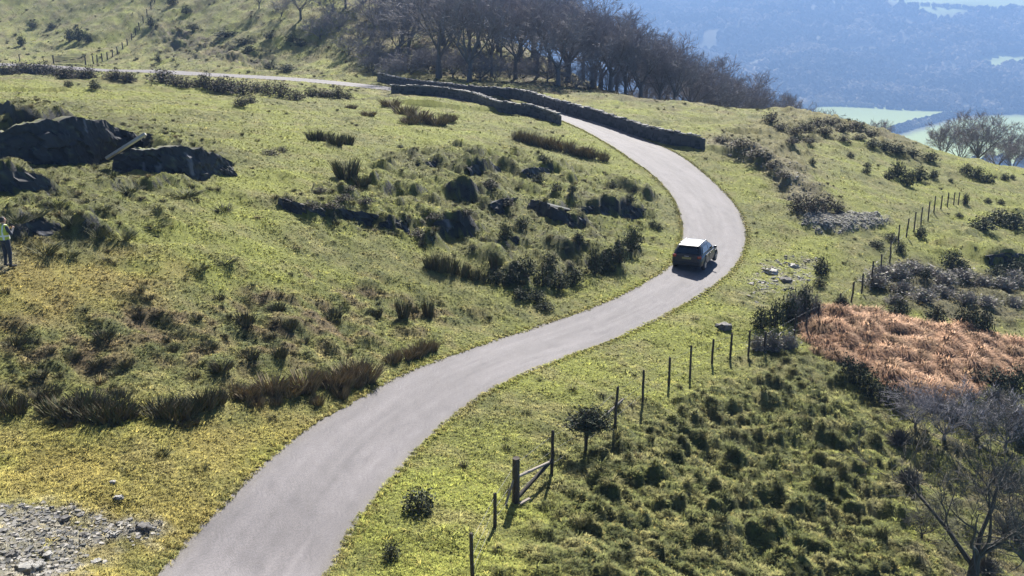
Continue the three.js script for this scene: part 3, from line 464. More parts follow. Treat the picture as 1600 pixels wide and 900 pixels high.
function fence(posts, label, wires, seed, girth = 1) {                              // posts: [x, foot y, top y, thick?]
  const r = rng(seed), feet = posts.map(([x, y]) => at(x, Math.min(y, 985))), f = thing('wire_fence', label, 'fence', feet[0]), tops = [];
  posts.forEach(([x, y, top, thick], i) => {
    const p = feet[i].clone().sub(feet[0]), h = clamp((y - top) / pxm(feet[i]) * 1.04, 0.85, 1.5), m = mesh('post', thick ? thickPost : postGeos[Math.floor(r() * 4)], thick ? postMats[2] : postMats[Math.floor(r() * 3)], f);
    m.position.set(p.x, p.y - 0.15, p.z); m.scale.set(girth, h + 0.15, girth); m.rotation.set(0.08 * (r() - 0.5), r() * 6, 0.1 * (r() - 0.5)); tops.push([p, h]);
  });
  for (let i = 0; i < posts.length - 1; i++) for (const q of wires) { const [a, ha] = tops[i], [b, hb] = tops[i + 1]; bar('wire', a.clone().setY(a.y + q * ha), b.clone().setY(b.y + q * hb), 0.0045, wireMat, f, 3); }
  return [f, tops];
}
{
  const [f, tops] = fence([[739, 905, 828], [773, 824, 767], [806, 785, 712, 1], [862, 742, 670], [915, 703, 645], [960, 668, 603], [1004, 627, 577], [1045, 603, 557], [1078, 590, 540], [1112, 569, 529], [1141, 560, 520], [1169, 556, 516], [1194, 550, 518], [1241, 527, 492], [1259, 520, 482], [1277, 506, 474]], 'wire fence on dark posts along the lower edge of the lane verge', [0.25, 0.55, 0.88], 5);
  const [a] = tops[2], [b] = tops[3], up = (p, h) => p.clone().setY(p.y + h);
  bar('rail', up(a, 0.78), up(b, 0.46), 0.045, paleWood, f); bar('brace', up(a, 0.1), up(b, 0.5), 0.07, postMats[1], f);
  bar('stay', up(a, -0.05).add(V(-0.34, 0, 0.35)), up(a, 0.75).add(V(-0.06, 0, 0.05)), 0.04, paleWood, f);
}
fence([[1311, 487, 458], [1330, 472, 440], [1346, 460, 428], [1362, 447, 408], [1376, 430, 398], [1390, 412, 374], [1403, 386, 352], [1416, 371, 342], [1428, 362, 332], [1439, 352, 325], [1450, 345, 316], [1459, 332, 307], [1470, 327, 306], [1480, 324, 302], [1490, 321, 301], [1497, 320, 301], [1506, 321, 304]], 'fence of thin posts climbing the pasture above the brambles', [0.3, 0.85], 6);
fence([[146, 100, 87], [152, 98, 86], [160, 96, 84], [168, 93, 82], [176, 89, 78], [184, 84, 74], [192, 77, 67], [199, 71, 61], [206, 63, 53], [212, 55, 45], [218, 46, 36], [224, 36, 26], [230, 25, 15], [236, 14, 4], [242, 4, -6]], 'distant fence running up the hillside at upper left', [0.4, 0.85], 7, 2.2);
{ // field gate beside the far lane
  const p = at(84, 99), q = at(134, 101), g = thing('field_gate', 'weathered wooden field gate beside the far lane', 'gate', p), d = q.clone().sub(p), n = d.length();
  for (const t of [0, 1]) bar('gate_post', d.clone().multiplyScalar(t).setY(d.y * t - 0.2), d.clone().multiplyScalar(t).setY(d.y * t + 1.5), 0.13, postMats[1], g);
  for (let k = 0; k < 5; k++) bar('gate_bar', d.clone().multiplyScalar(0.03).add(V(0, 0.3 + 0.22 * k, 0)), d.clone().multiplyScalar(0.97).add(V(0, 0.3 + 0.22 * k, 0)), 0.045, postMats[0], g);
  bar('gate_brace', d.clone().multiplyScalar(0.03).add(V(0, 0.3, 0.08)), d.clone().multiplyScalar(0.97).add(V(0, 1.2, 0.08)), 0.04, postMats[0], g);
  for (const [x, y] of [[31, 96]]) { const s = at(x, y), m = mesh('marker_post', thinPosts[0], postMats[1]); m.position.set(s.x, s.y - 0.1, s.z); m.scale.set(2, 1.4, 2); tag(m, 'lone dark post beside the far lane at upper left', 'post'); }
}
{ // plank across the quarry rocks, broken rail by the fence, small light offcut
  const plank = (x0, y0, x1, y1, w, t, label, lift0, lift1, drop = 0, roll = 0) => { const a = at(x0, y0), s = pxm(a), L = Math.hypot(x1 - x0, y1 - y0) / s, g = new RoundedBoxGeometry(w, t, 1, 1, 0.01); a.add(V(-a.x, EYE - a.y, -a.z).normalize().multiplyScalar(drop)); const b = a.clone().add(V((x1 - x0) / s, (y0 - y1) / s * lift1, -(y0 - y1) / s * (1 - lift1) * 1.2)); a.y += lift0; const m = mesh('plank', g, paleWood); m.position.copy(a).lerp(b, 0.5); m.lookAt(b); m.rotateZ(roll); m.scale.z = a.distanceTo(b); if (roll) m.material = whiteWood; return tag(m, label, 'plank'); };
  plank(166, 248, 225, 203, 0.2, 0.13, 'long pale plank leaning against the dark quarry rocks', 0.0, 0.8, 1.9, -0.45);
  plank(948, 648, 974, 620, 0.1, 0.05, 'short pale broken rail propped behind a fence post', 0.02, 0.9);
  plank(812, 790, 828, 773, 0.09, 0.05, 'pale timber offcut on the grass by the braced post', 0.05, 0.25);
}
// ---------------------------------------------------------------- low growth
const leafMat = new THREE.MeshPhysicalMaterial({ vertexColors: true, roughness: 0.9, side: THREE.DoubleSide, transmission: 0.0 });
function rush(seed, tall, cols, n = 230) {                               // upright spiky clump, 1 m high and 1 m across
  const r = rng(seed), s = new Soup();
  for (let k = 0; k < n; k++) {
    const a = r() * 6.28, q = Math.sqrt(r()) * 0.36, lean = 0.08 + 0.8 * q + 0.3 * r(), b = V(Math.cos(a) * q, -0.06, Math.sin(a) * q), h = (0.55 + 0.5 * r()) * (1.05 - q * 0.9), az = a + (r() - 0.5) * 2, t = V(b.x + Math.cos(az) * lean * h * tall, h, b.z + Math.sin(az) * lean * h * tall), m = b.clone().lerp(t, 0.55); m.y += 0.07 * h;
    const wx = 0.014 * Math.sin(az + r()), wz = 0.014 * Math.cos(az + r()), c = cols[Math.floor(r() * cols.length)], sh = 0.8 + 0.4 * r(), cc = c.clone().multiplyScalar(sh), nn = V(0, 1, 0).lerp(V(Math.cos(a), 0.3, Math.sin(a)), 0.5).normalize();
    s.tri(V(b.x - wx, b.y, b.z - wz), V(b.x + wx, b.y, b.z + wz), V(m.x + wx, m.y, m.z + wz), cc); s.tri(V(b.x - wx, b.y, b.z - wz), V(m.x + wx, m.y, m.z + wz), V(m.x - wx, m.y, m.z - wz), cc); s.tri(V(m.x - wx, m.y, m.z - wz), V(m.x + wx, m.y, m.z + wz), t, cc);
  }
  return s.geo();
}
function shrub(seed, cols, n = 420, leaf = 0.05, twigs = 40, flat = 1, stem = rgb(0.07, 0.055, 0.045)) {  // bushy dome of small leaves on stems
  const r = rng(seed), s = new Soup(), o = seed * 3.7;
  for (let k = 0; k < twigs; k++) { const a = r() * 6.28, e = 0.25 + r() * 1.25, l = 0.45 + 0.25 * r(), t = V(Math.cos(a) * Math.cos(e) * l * 0.9, Math.sin(e) * l * 1.7 * flat, Math.sin(a) * Math.cos(e) * l * 0.9); s.cone(V(t.x * 0.12, -0.05, t.z * 0.12), t, 0.014, 0.003, 3, stem); }
  for (let k = 0; k < n; k++) {
    const a = r() * 6.28, e = Math.asin(r()), l = 0.5 * Math.pow(0.25 + 0.75 * r(), 0.5) * (1 + 0.4 * n3(Math.cos(a) * 2 + o, e * 2, Math.sin(a) * 2)), p = V(Math.cos(a) * Math.cos(e) * l, 0.06 + Math.sin(e) * l * 1.75, Math.sin(a) * Math.cos(e) * l), d = V(r() - 0.5, r() - 0.2, r() - 0.5).normalize(), w = V(r() - 0.5, r() - 0.5, r() - 0.5).cross(d).normalize(), L = leaf * (0.7 + r()), c = cols[Math.floor(r() * cols.length)].clone().multiplyScalar(0.75 + 0.5 * r());
    s.tri(V(p.x - w.x * L * 0.5, p.y - w.y * L * 0.5, p.z - w.z * L * 0.5), V(p.x + w.x * L * 0.5, p.y + w.y * L * 0.5, p.z + w.z * L * 0.5), V(p.x + d.x * L * 1.6, p.y + d.y * L * 1.6, p.z + d.z * L * 1.6), c);
  }
  return s.geo();
}
const cRush = [rgb(0.075, 0.08, 0.03), rgb(0.1, 0.08, 0.04), rgb(0.055, 0.065, 0.025), rgb(0.14, 0.11, 0.055)], cDry = [rgb(0.22, 0.165, 0.085), rgb(0.14, 0.105, 0.06), rgb(0.27, 0.21, 0.11), rgb(0.1, 0.095, 0.04)], cGorse = [rgb(0.045, 0.055, 0.022), rgb(0.06, 0.07, 0.03), rgb(0.035, 0.042, 0.02)], cHeath = [rgb(0.1, 0.075, 0.06), rgb(0.075, 0.06, 0.045), rgb(0.07, 0.075, 0.035)], cGrey = [rgb(0.3, 0.275, 0.25), rgb(0.2, 0.185, 0.165), rgb(0.14, 0.14, 0.075)];
const G = {
  rush: [1, 2, 3].map((k) => rush(k, 1, cRush)), dry: [4, 5, 6].map((k) => rush(k, 1.2, cDry)), gorse: [7, 8, 9, 10].map((k) => shrub(k, cGorse, 520, 0.055)), heath: [11, 12, 13].map((k) => shrub(k, cHeath, 480, 0.05)), twiggy: [14, 15].map((k) => shrub(k, cGrey, 300, 0.05, 240, 0.8, rgb(0.27, 0.245, 0.225))), scrub: [21, 22, 23].map((k) => shrub(k, [rgb(0.1, 0.09, 0.075), rgb(0.075, 0.075, 0.045)], 160, 0.035, 420, 0.95, rgb(0.11, 0.1, 0.088))), tuft: [16, 17, 18].map((k) => rush(k, 1.7, [rgb(0.09, 0.095, 0.035), rgb(0.065, 0.075, 0.03), rgb(0.15, 0.14, 0.06)], 170)),
};
function clumps(kind, name, category, what, group, items, tilt = 0) {    // items: [x, foot y, width, height] in photograph pixels
  const r = rng(items.length * 17 + items[0][0]);
  items.slice().sort((a, b) => a[0] - b[0]).forEach(([x, y, w, h], i) => {
    const p = at(x, y), s = pxm(p), m = mesh(name, G[kind][Math.floor(r() * G[kind].length)], leafMat); m.position.set(p.x, p.y - 0.03, p.z - 0.25 * w / s); m.position.y = surf(m.position.x, m.position.z) - 0.03; m.rotation.y = r() * 6.28; m.scale.set(w / s * 1.12, h / s * 1.1, w / s * 1.0);
    tag(m, items.length === 1 ? what : `${ordinal(i + 1)} from the left of the ${what}`, category, items.length === 1 ? null : group);
  });
}
const strip = (pts, n, w, h, seed, jit = 6) => { const r = rng(seed), out = []; for (let i = 0; i < n; i++) { const t = (i + 0.5) / n * (pts.length - 1), k = Math.min(pts.length - 2, Math.floor(t)), f = t - k; out.push([lerp(pts[k][0], pts[k + 1][0], f) + (r() - 0.5) * jit, lerp(pts[k][1], pts[k + 1][1], f) + (r() - 0.5) * jit, w * (0.7 + 0.6 * r()), h * (0.75 + 0.5 * r())]); } return out; };
clumps('rush', 'rush_clump', 'rushes', 'tall dark rush clumps above the straw grass', 'dark rush bed', [[-5, 628, 40, 24], [17, 648, 42, 30], [48, 628, 52, 20], [72, 622, 40, 18], [84, 650, 52, 25], [110, 655, 60, 33], [140, 658, 66, 37], [168, 660, 62, 34], [192, 654, 44, 26], [128, 636, 60, 22], [176, 634, 50, 20], [240, 652, 54, 25], [266, 656, 56, 34], [290, 648, 52, 27], [316, 640, 44, 32], [336, 632, 36, 24], [284, 667, 34, 12], [300, 664, 22, 10], [107, 668, 22, 15], [177, 667, 20, 12], [82, 664, 14, 7], [148, 665, 14, 7]]);
clumps('dry', 'rush_clump', 'rushes', 'thin brown rush clumps between rush bed and lane', 'brown rush strip', [...strip([[352, 632], [420, 618], [480, 612], [530, 602], [572, 588]], 15, 40, 27, 3, 18), ...strip([[600, 572], [640, 558], [675, 548]], 6, 28, 18, 4, 8), [495, 634, 24, 20], [532, 622, 26, 24], [430, 634, 20, 16], [400, 636, 24, 18], [556, 606, 22, 18]]);
clumps('heath', 'heath_clump', 'heather', 'brown heather clumps bordering the far lane', 'heather along the far lane', [...strip([[-4, 116], [60, 118], [145, 124]], 12, 30, 16, 5, 4), ...strip([[165, 124], [187, 128], [207, 132]], 4, 24, 14, 6, 3), ...strip([[245, 133], [320, 138], [380, 146], [470, 158]], 13, 34, 17, 7, 7), ...strip([[480, 150], [548, 158]], 5, 26, 15, 8, 4), [345, 146, 30, 16], [375, 167, 26, 16], [390, 162, 22, 14]]);
clumps('dry', 'heath_clump', 'heather', 'brown tufts on the slope below the lower wall', 'tufts below the lower wall', [[610, 168, 30, 16], [632, 180, 36, 18], [655, 190, 40, 18], [682, 196, 34, 18], [700, 190, 26, 14], [640, 194, 30, 14], [575, 182, 20, 10], [548, 170, 18, 8]]);
clumps('rush', 'rush_clump', 'rushes', 'dark rush clumps in the open turf above the crag', 'rush clumps above the crag', [[490, 220, 26, 20], [506, 222, 24, 20], [524, 227, 26, 20], [541, 227, 24, 20], [541, 280, 38, 34], [566, 293, 24, 18]]);
clumps('dry', 'rush_clump', 'rushes', 'rush clumps in the strip beside the upper bend', 'rush strip by the upper bend', [...strip([[805, 218], [850, 230], [900, 242], [925, 247]], 11, 26, 18, 9, 4), [943, 252, 18, 18]]);
clumps('rush', 'rush_clump', 'rushes', 'dark rush clumps along the hollow under the crag', 'rushes under the crag', [[674, 422, 22, 26], [686, 425, 26, 30], [702, 428, 26, 28], [720, 432, 26, 24], [738, 438, 24, 22], [752, 440, 18, 16], [771, 422, 14, 30]]);
clumps('rush', 'rush_clump', 'rushes', 'upright dark tufts in the brown grass above the lane', 'tufts in the brown grass', [[630, 496, 24, 33], [648, 494, 14, 20], [669, 497, 19, 32], [380, 510, 29, 24], [432, 487, 27, 14], [452, 516, 21, 18], [520, 498, 32, 14], [588, 496, 19, 16], [475, 535, 16, 10], [437, 560, 27, 18], [545, 552, 13, 9], [265, 551, 24, 12], [322, 548, 27, 12], [345, 585, 35, 14], [388, 562, 32, 15], [300, 592, 21, 10], [195, 575, 26, 12], [148, 574, 21, 10], [160, 530, 29, 15], [112, 562, 24, 12], [20, 540, 32, 14], [75, 552, 19, 10], [215, 500, 21, 9], [245, 496, 19, 8], [305, 500, 18, 10], [340, 468, 21, 9], [230, 470, 19, 8], [175, 590, 18, 9], [60, 590, 24, 10]]);
clumps('gorse', 'gorse_bush', 'bush', 'dark scrub bushes below the crag by the lane', 'scrub below the crag', [[775, 445, 32, 24], [800, 448, 32, 26], [822, 440, 34, 30], [848, 452, 32, 28], [874, 455, 32, 24], [897, 445, 32, 28], [815, 470, 32, 18], [838, 472, 28, 16], [860, 426, 28, 24], [930, 430, 24, 40], [946, 425, 26, 30], [968, 415, 28, 34], [985, 400, 28, 26], [992, 380, 26, 24], [905, 388, 20, 16], [902, 380, 16, 14], [850, 486, 30, 14], [790, 378, 22, 26]]);
clumps('gorse', 'gorse_bush', 'bush', 'small dark bushes dotted about the crag', 'bushes on the crag', [[840, 287, 25, 14], [870, 300, 20, 13], [895, 304, 18, 13], [958, 296, 16, 10], [992, 300, 14, 10], [1030, 360, 13, 10], [1020, 355, 14, 10], [850, 255, 18, 10], [625, 232, 13, 6], [738, 391, 14, 8], [815, 360, 23, 16], [985, 322, 20, 13]]);
clumps('heath', 'heath_clump', 'heather', 'low dark heather patches on the rubbly western crag', 'heather on the crag', [[450, 325, 27, 11], [485, 332, 32, 13], [520, 340, 32, 11], [535, 318, 31, 10], [570, 322, 27, 10], [545, 300, 27, 8], [500, 302, 25, 8], [655, 372, 31, 10], [680, 350, 27, 10], [730, 345, 27, 10], [765, 300, 31, 11], [790, 330, 31, 14], [420, 243, 31, 10], [440, 238, 22, 8]]);
clumps('tuft', 'grass_tuft', 'grass tuft', 'dark grass tufts on the turf beside the person', 'tufts near the person', [[25, 355, 40, 16], [50, 346, 34, 14], [85, 325, 26, 14], [100, 340, 24, 12], [112, 355, 28, 16], [152, 372, 28, 20], [190, 376, 30, 16], [65, 398, 40, 18], [108, 402, 22, 12], [345, 330, 34, 12], [160, 332, 24, 9], [240, 358, 30, 8], [285, 310, 40, 12], [200, 300, 30, 12], [310, 425, 24, 10], [350, 415, 30, 10]]);
clumps('gorse', 'gorse_bush', 'bush', 'dark bushes scattered on the hill above the far lane', 'bushes on the upper hill', [[32, 72, 14, 16], [108, 66, 14, 18], [122, 66, 18, 22], [138, 68, 14, 14], [235, 42, 14, 14], [246, 98, 12, 12], [268, 10, 18, 12], [290, 24, 20, 10], [445, 112, 34, 10], [420, 108, 26, 8], [350, 60, 40, 10], [380, 70, 36, 9], [300, 50, 24, 8], [388, 84, 20, 10], [470, 75, 24, 12], [455, 68, 20, 12], [420, 62, 22, 10], [50, 45, 16, 8], [80, 46, 18, 8], [146, 140, 20, 14], [105, 136, 16, 9]]);
clumps('gorse', 'gorse_bush', 'bush', 'dark gorse bushes in the bright right-hand pasture', 'gorse in the pasture', [[1390, 282, 20, 14], [1405, 280, 28, 24], [1420, 292, 24, 24], [1438, 284, 28, 22], [1460, 280, 16, 14], [1330, 247, 14, 9], [1355, 272, 16, 10], [1356, 262, 14, 8], [1486, 284, 8, 5], [1512, 272, 22, 14], [1528, 280, 24, 16], [1545, 285, 22, 14], [1572, 282, 14, 10], [1583, 280, 10, 7], [1270, 258, 14, 9], [1366, 232, 26, 12], [1385, 238, 28, 14], [1405, 243, 28, 14], [1428, 248, 26, 14], [1455, 254, 24, 14]]);
clumps('heath', 'heath_clump', 'heather', 'dark heath clumps along the ridge beyond the wall', 'heath on the ridge', [[1205, 194, 26, 16], [1222, 205, 26, 12], [1245, 212, 26, 12], [1262, 205, 28, 14], [1280, 200, 30, 14], [1300, 198, 30, 12], [1318, 208, 28, 14], [1340, 204, 30, 14], [1360, 215, 30, 14], [1290, 215, 26, 12], [1240, 228, 26, 10], [1265, 226, 24, 10], [1320, 222, 24, 10], [1345, 220, 22, 10], [1160, 235, 40, 12], [1185, 248, 40, 12], [1130, 224, 30, 10], [1210, 262, 30, 12], [1225, 280, 26, 10]]);
clumps('heath', 'heath_clump', 'heather', 'low spreading shrubs above the gravel heap', 'shrubs above the gravel heap', [[1248, 330, 34, 22], [1268, 332, 40, 26], [1290, 332, 40, 24], [1310, 332, 30, 16]]);
clumps('twiggy', 'bare_shrub', 'bush', 'tall dark bare shrubs behind the fence beside the bracken', 'shrubs beside the bracken', [[1185, 550, 34, 26], [1210, 552, 40, 30], [1234, 548, 36, 26], [1240, 500, 30, 46], [1258, 495, 30, 50], [1275, 500, 26, 36]]);
clumps('gorse', 'gorse_bush', 'bush', 'dark bushes tangled among the shrubs beside the bracken', 'bushes beside the bracken', [[1190, 516, 28, 34], [1212, 512, 30, 40], [1232, 505, 30, 44], [1256, 500, 28, 50], [1205, 546, 30, 26]]);
clumps('gorse', 'gorse_bush', 'bush', 'dark hedge bushes along the lower edge of the bracken', 'hedge below the bracken', [[1328, 592, 30, 30], [1345, 605, 34, 36], [1362, 622, 36, 38], [1385, 632, 34, 34], [1405, 640, 30, 26], [1560, 606, 34, 26], [1590, 612, 40, 30], [1530, 602, 30, 20], [1572, 640, 36, 30], [1540, 650, 30, 24]]);
clumps('gorse', 'gorse_bush', 'bush', 'dark bushes scattered behind the climbing fence', 'bushes behind the climbing fence', [[1490, 422, 34, 28], [1505, 430, 26, 20], [1440, 372, 20, 18], [1408, 396, 20, 16], [1448, 436, 18, 16], [1372, 388, 26, 12], [1395, 376, 26, 10], [1540, 362, 40, 20], [1565, 352, 40, 22], [1590, 360, 40, 26], [1590, 430, 40, 22], [1560, 436, 36, 18], [1520, 520, 30, 40], [1540, 525, 24, 46], [1505, 512, 30, 30], [1465, 505, 30, 26], [1410, 495, 26, 30], [1400, 500, 30, 22], [1285, 432, 26, 28], [1282, 448, 20, 14], [1510, 320, 12, 16], [1500, 340, 14, 7], [1545, 318, 12, 8], [1565, 320, 12, 8]]);
clumps('twiggy', 'bare_shrub', 'bush', 'grey bare bramble thickets above the bracken', 'grey brambles', [...strip([[1370, 470], [1400, 440], [1440, 425], [1500, 445], [1560, 455], [1600, 450]], 10, 48, 20, 12, 22), ...strip([[1390, 480], [1440, 466], [1520, 476], [1600, 486]], 7, 44, 20, 13, 20)]);
clumps('scrub', 'bare_shrub', 'bush', 'low tangled bare shrubs around the thorn tree', 'shrubs around the thorn tree', [[1408, 700, 48, 24], [1500, 665, 56, 30], [1596, 690, 56, 36], [1425, 760, 48, 24], [1575, 770, 64, 36], [1590, 850, 72, 36], [1545, 900, 48, 24], [1560, 640, 48, 24], [1470, 650, 45, 22]]);
clumps('gorse', 'gorse_bush', 'bush', 'dark low bush alone on the verge beside the lane', null, [[655, 805, 54, 36]]);
clumps('gorse', 'gorse_bush', 'bush', 'smallest dark bush on the verge near the bottom edge', null, [[611, 875, 32, 26]]);
clumps('tuft', 'grass_tuft', 'grass tuft', 'dark grass tufts in the straw grass by the scree', 'tufts in the straw grass', [[314, 735, 16, 10], [85, 735, 14, 8], [33, 738, 14, 8], [57, 752, 14, 8], [250, 712, 24, 12], [200, 736, 18, 8], [98, 806, 14, 10], [6, 718, 12, 8]]);
{ // round wind-clipped bush on its stem, and the smaller one behind
  for (const [x, y, h, w, hh, label] of [[916, 704, 56, 66, 36, 'round dark thorn bush on a thin stem against the fence'], [1311, 490, 22, 22, 15, 'small round bush on a stem behind the bracken']]) {
    const p = at(x, y), s = pxm(p), t = thing('thorn_bush', label, 'bush', p); bar('stem', V(0, -0.1, 0), V(0.06, h / s, -0.02), 0.03, postMats[1], t);
    const c = mesh('crown', shrub(x, cGorse, 2200, 0.035, 220), leafMat, t); c.position.set(0.06, (h - hh * 0.6) / s, 0); c.scale.set(w / s * 1.15, hh / s * 1.0, w / s * 0.9);
  }
}
// ---------------------------------------------------------------- bare trees
const barkMat = std({ vertexColors: true, roughness: 0.95 });
function bareTree(seed, { trunk = 0.28, limbs = 5, open = 0.75, droop = 0.0, kids = [5, 6, 5], rad = 0.03, sides = 5, wob = 0.25, twigCol = rgb(0.225, 0.21, 0.222), barkCol = rgb(0.14, 0.13, 0.125), twig = 0.0016 } = {}) {   // unit height
  const r = rng(seed), T = new Soup(), C = new Soup(), any = () => V(r() - 0.5, r() - 0.5, r() - 0.5);
  function limb(p, dir, len, r0, level) {
    const segs = level === 0 ? 4 : level === 1 ? (wob > 0.4 ? 8 : 4) : level === 2 ? (wob > 0.4 ? 5 : 3) : level === 3 ? 2 : 1, pts = [p.clone()], d = dir.clone(), rad1 = (k) => Math.max(twig * 0.6, r0 * (1 - (level ? 0.8 : 0.5) * k / segs));
    for (let k = 0; k < segs; k++) {
      d.add(any().multiplyScalar(wob * (level ? 1 : 0.35))).add(V(0, level > 0 && level < 3 ? 0.1 : 0.02 - droop, 0)).normalize();
      const q = pts[k].clone().addScaledVector(d, len / segs); pts.push(q);
      (level < 2 ? T : C).cone(pts[k], q, rad1(k), k === segs - 1 && level >= 3 ? 0 : rad1(k + 1), level === 0 ? 8 : level === 1 ? sides : level === 2 ? 4 : 3, level < 2 ? barkCol : level === 2 ? barkCol.clone().lerp(twigCol, 0.4) : twigCol.clone().multiplyScalar(0.85 + 0.3 * r()));
    }
    const n = level === 0 ? limbs : kids[level - 1]; if (!n) return;
    for (let k = 0; k < n; k++) {
      const t = level === 0 ? 0.55 + 0.45 * (k + r()) / n : 0.25 + 0.75 * (k + r()) / n, f = Math.min(segs - 0.001, t * segs), i = Math.floor(f), q = pts[i].clone().lerp(pts[i + 1], f - i), main = pts[i + 1].clone().sub(pts[i]).normalize();
      const side = any().cross(main).normalize(), a = level === 0 ? open * (0.6 + 0.7 * r()) : 0.5 + 0.6 * r(), nd = main.multiplyScalar(Math.cos(a)).addScaledVector(level === 0 ? V(Math.cos(k / n * 6.28 + seed), 0, Math.sin(k / n * 6.28 + seed)) : side, Math.sin(a)); if (level > 0) nd.y += 0.12; nd.normalize();
      limb(q, nd, len * (level === 0 ? (1 - trunk) / trunk * 0.62 * (0.75 + 0.4 * r()) : (level === 1 ? 0.62 : 0.56) * (0.75 + 0.5 * r()) * (1.15 - 0.4 * t)), Math.max(twig, rad1(i) * (level === 0 ? 0.55 : 0.5)), level + 1);
    }
  }
  limb(V(0, -0.02, 0), V(0.05 * (r() - 0.5), 1, 0.05 * (r() - 0.5)), trunk, rad, 0);
  const top = Math.max(...C.p.filter((_, i) => i % 3 === 1)), trunkG = T.geo(), crownG = C.geo(); trunkG.scale(1 / top, 1 / top, 1 / top); crownG.scale(1 / top, 1 / top, 1 / top);
  return [trunkG, crownG];
}
const oaks = [1, 2, 3, 4, 5].map((k) => bareTree(k * 13, { trunk: 0.2 + 0.02 * k, limbs: 6, open: 0.8, kids: [7, 8, 7], rad: 0.027, twig: 0.0026 }));
const slims = [1, 2, 3].map((k) => bareTree(k * 29 + 3, { trunk: 0.34, limbs: 7, open: 0.5, kids: [7, 7, 6], rad: 0.022, twig: 0.0026 }));
const scrubs = [1, 2].map((k) => bareTree(k * 41 + 5, { trunk: 0.12, limbs: 8, open: 0.95, kids: [6, 6, 5], rad: 0.026, twig: 0.003, wob: 0.35 }));
function tree([trunk, crown], name, label, p, h, spread, turn, group) { const t = thing(name, label, 'tree', p, turn, group); mesh('trunk', trunk, barkMat, t); mesh('crown', crown, barkMat, t); t.scale.set(h * spread, h, h * spread); return t; }
{
  // the wood beyond the walls: [x, foot y or metres away, height m, kind]
  const r = rng(404), wood = [], far = (x, d) => { const X = (x - 800) / F * d * 1.04; return V(X, ground(X, -d), -d); };
  for (const [x, y, h, k, s] of [[470, 30, 8, 1, 1.1], [405, 14, 6, 2, 1], [520, 18, 6, 0, 1], [625, 97, 9, 3, 1], [686, 121, 16, 4, 1.2], [733, 128, 16, 0, 1]]) wood.push([at(x, y), h, oaks[k], s, 0]);
  for (const [x, d, h] of [[770, 150, 12], [805, 146, 12], [838, 148, 12], [868, 140, 11], [882, 150, 12.5], [918, 150, 12], [945, 146, 11.5], [968, 150, 12], [990, 148, 10], [1018, 152, 11], [1040, 148, 9.5], [1062, 154, 10.5], [1085, 160, 11], [1108, 158, 10.5], [1130, 166, 11], [1150, 172, 12], [1172, 172, 11], [1195, 182, 13], [1215, 190, 13], [1235, 196, 13]]) wood.push([far(x, d), h * (1 + 0.2 * r()), r() < 0.7 ? oaks[Math.floor(r() * 5)] : slims[Math.floor(r() * 3)], 0.95 + 0.3 * r(), 1]);
  for (const [x, d, h] of [[600, 176, 9], [640, 172, 12], [665, 180, 13], [700, 170, 13], [720, 184, 13], [752, 172, 13], [780, 178, 14], [812, 172, 13], [830, 186, 13], [856, 172, 13.5], [884, 178, 14], [905, 190, 14], [930, 176, 14], [955, 184, 14.5], [978, 176, 14], [1000, 188, 15], [1022, 178, 14], [1046, 186, 14], [1068, 178, 13.5], [1094, 188, 14], [560, 190, 8], [590, 196, 9], [680, 200, 12], [745, 200, 12], [800, 204, 12], [640, 196, 10]]) wood.push([far(x, d), h * (1 + 0.2 * r()), r() < 0.6 ? oaks[Math.floor(r() * 5)] : slims[Math.floor(r() * 3)], 0.9 + 0.3 * r(), 2]);
  for (let k = 0; k < 9; k++) { const x = 640 + k * 46 + 12 * r(); wood.push([far(x, 156 + 14 * r()), 10 + 4 * r(), slims[k % 3], 1 + 0.3 * r(), 2]); }
  for (const [x, d, h] of [[1100, 205, 12], [1120, 190, 11], [1140, 200, 12], [1160, 205, 12.5], [1185, 205, 13], [1205, 212, 12], [1252, 205, 12], [1270, 212, 12]]) wood.push([far(x, d), h * (0.93 + 0.14 * r()), oaks[Math.floor(r() * 5)], 1 + 0.3 * r(), 2]);
  const rows = [['bare trees standing apart on the upper slope', 'trees before the wood'], ['bare trees in the front row of the wood', 'front row of the wood'], ['bare trees deep in the wood behind the walls', 'trees deep in the wood']];
  wood.sort((a, b) => a[0].x / a[0].z < b[0].x / b[0].z ? 1 : -1);
  const count = [0, 0, 0]; for (const [p, h, g, s, row] of wood) tree(g, 'bare_tree', `${ordinal(++count[row])} from the left of the ${rows[row][0]}`, p, h, s, r() * 6.28, rows[row][1]);
  [[500, 60], [530, 45], [545, 85], [560, 60], [572, 98], [590, 75], [515, 30], [585, 40], [440, 25], [600, 105]].sort((a, b) => a[0] - b[0]).forEach(([x, y], i) => tree(scrubs[i % 2], 'bare_thicket', `${ordinal(i + 1)} from the left of the grey thickets on the slope beside the wood`, at(x, y), 2.5 + 2.2 * r(), 1.5, r() * 6, 'thickets beside the wood'));
  // undergrowth in the wood's edge
  const under = []; for (let k = 0; k < 34; k++) { const x = 590 + 20 * k + 10 * r(); if (x > 1275) break; under.push([far(x, (x < 900 ? 142 : 136 + (x - 900) * 0.13) + 12 * r()), 2.5 + 2.5 * r()]); }
  under.forEach(([p, h], i) => tree(scrubs[i % 2], 'bare_thicket', `${ordinal(i + 1)} from the left of the low bare thickets edging the wood`, p, h, 1.2 + 0.5 * r(), r() * 6, 'thickets edging the wood'));
  // trees beyond the crest at right
  const right = [[1345, 150, 7, 1.3], [1325, 155, 6, 1.3], [1448, 134, 7, 1.1], [1472, 140, 8.5, 1], [1500, 130, 8.6, 1.35], [1530, 140, 8, 1.1], [1553, 134, 6.5, 1.1], [1594, 130, 9.5, 1.2], [1622, 132, 11, 1.2]];
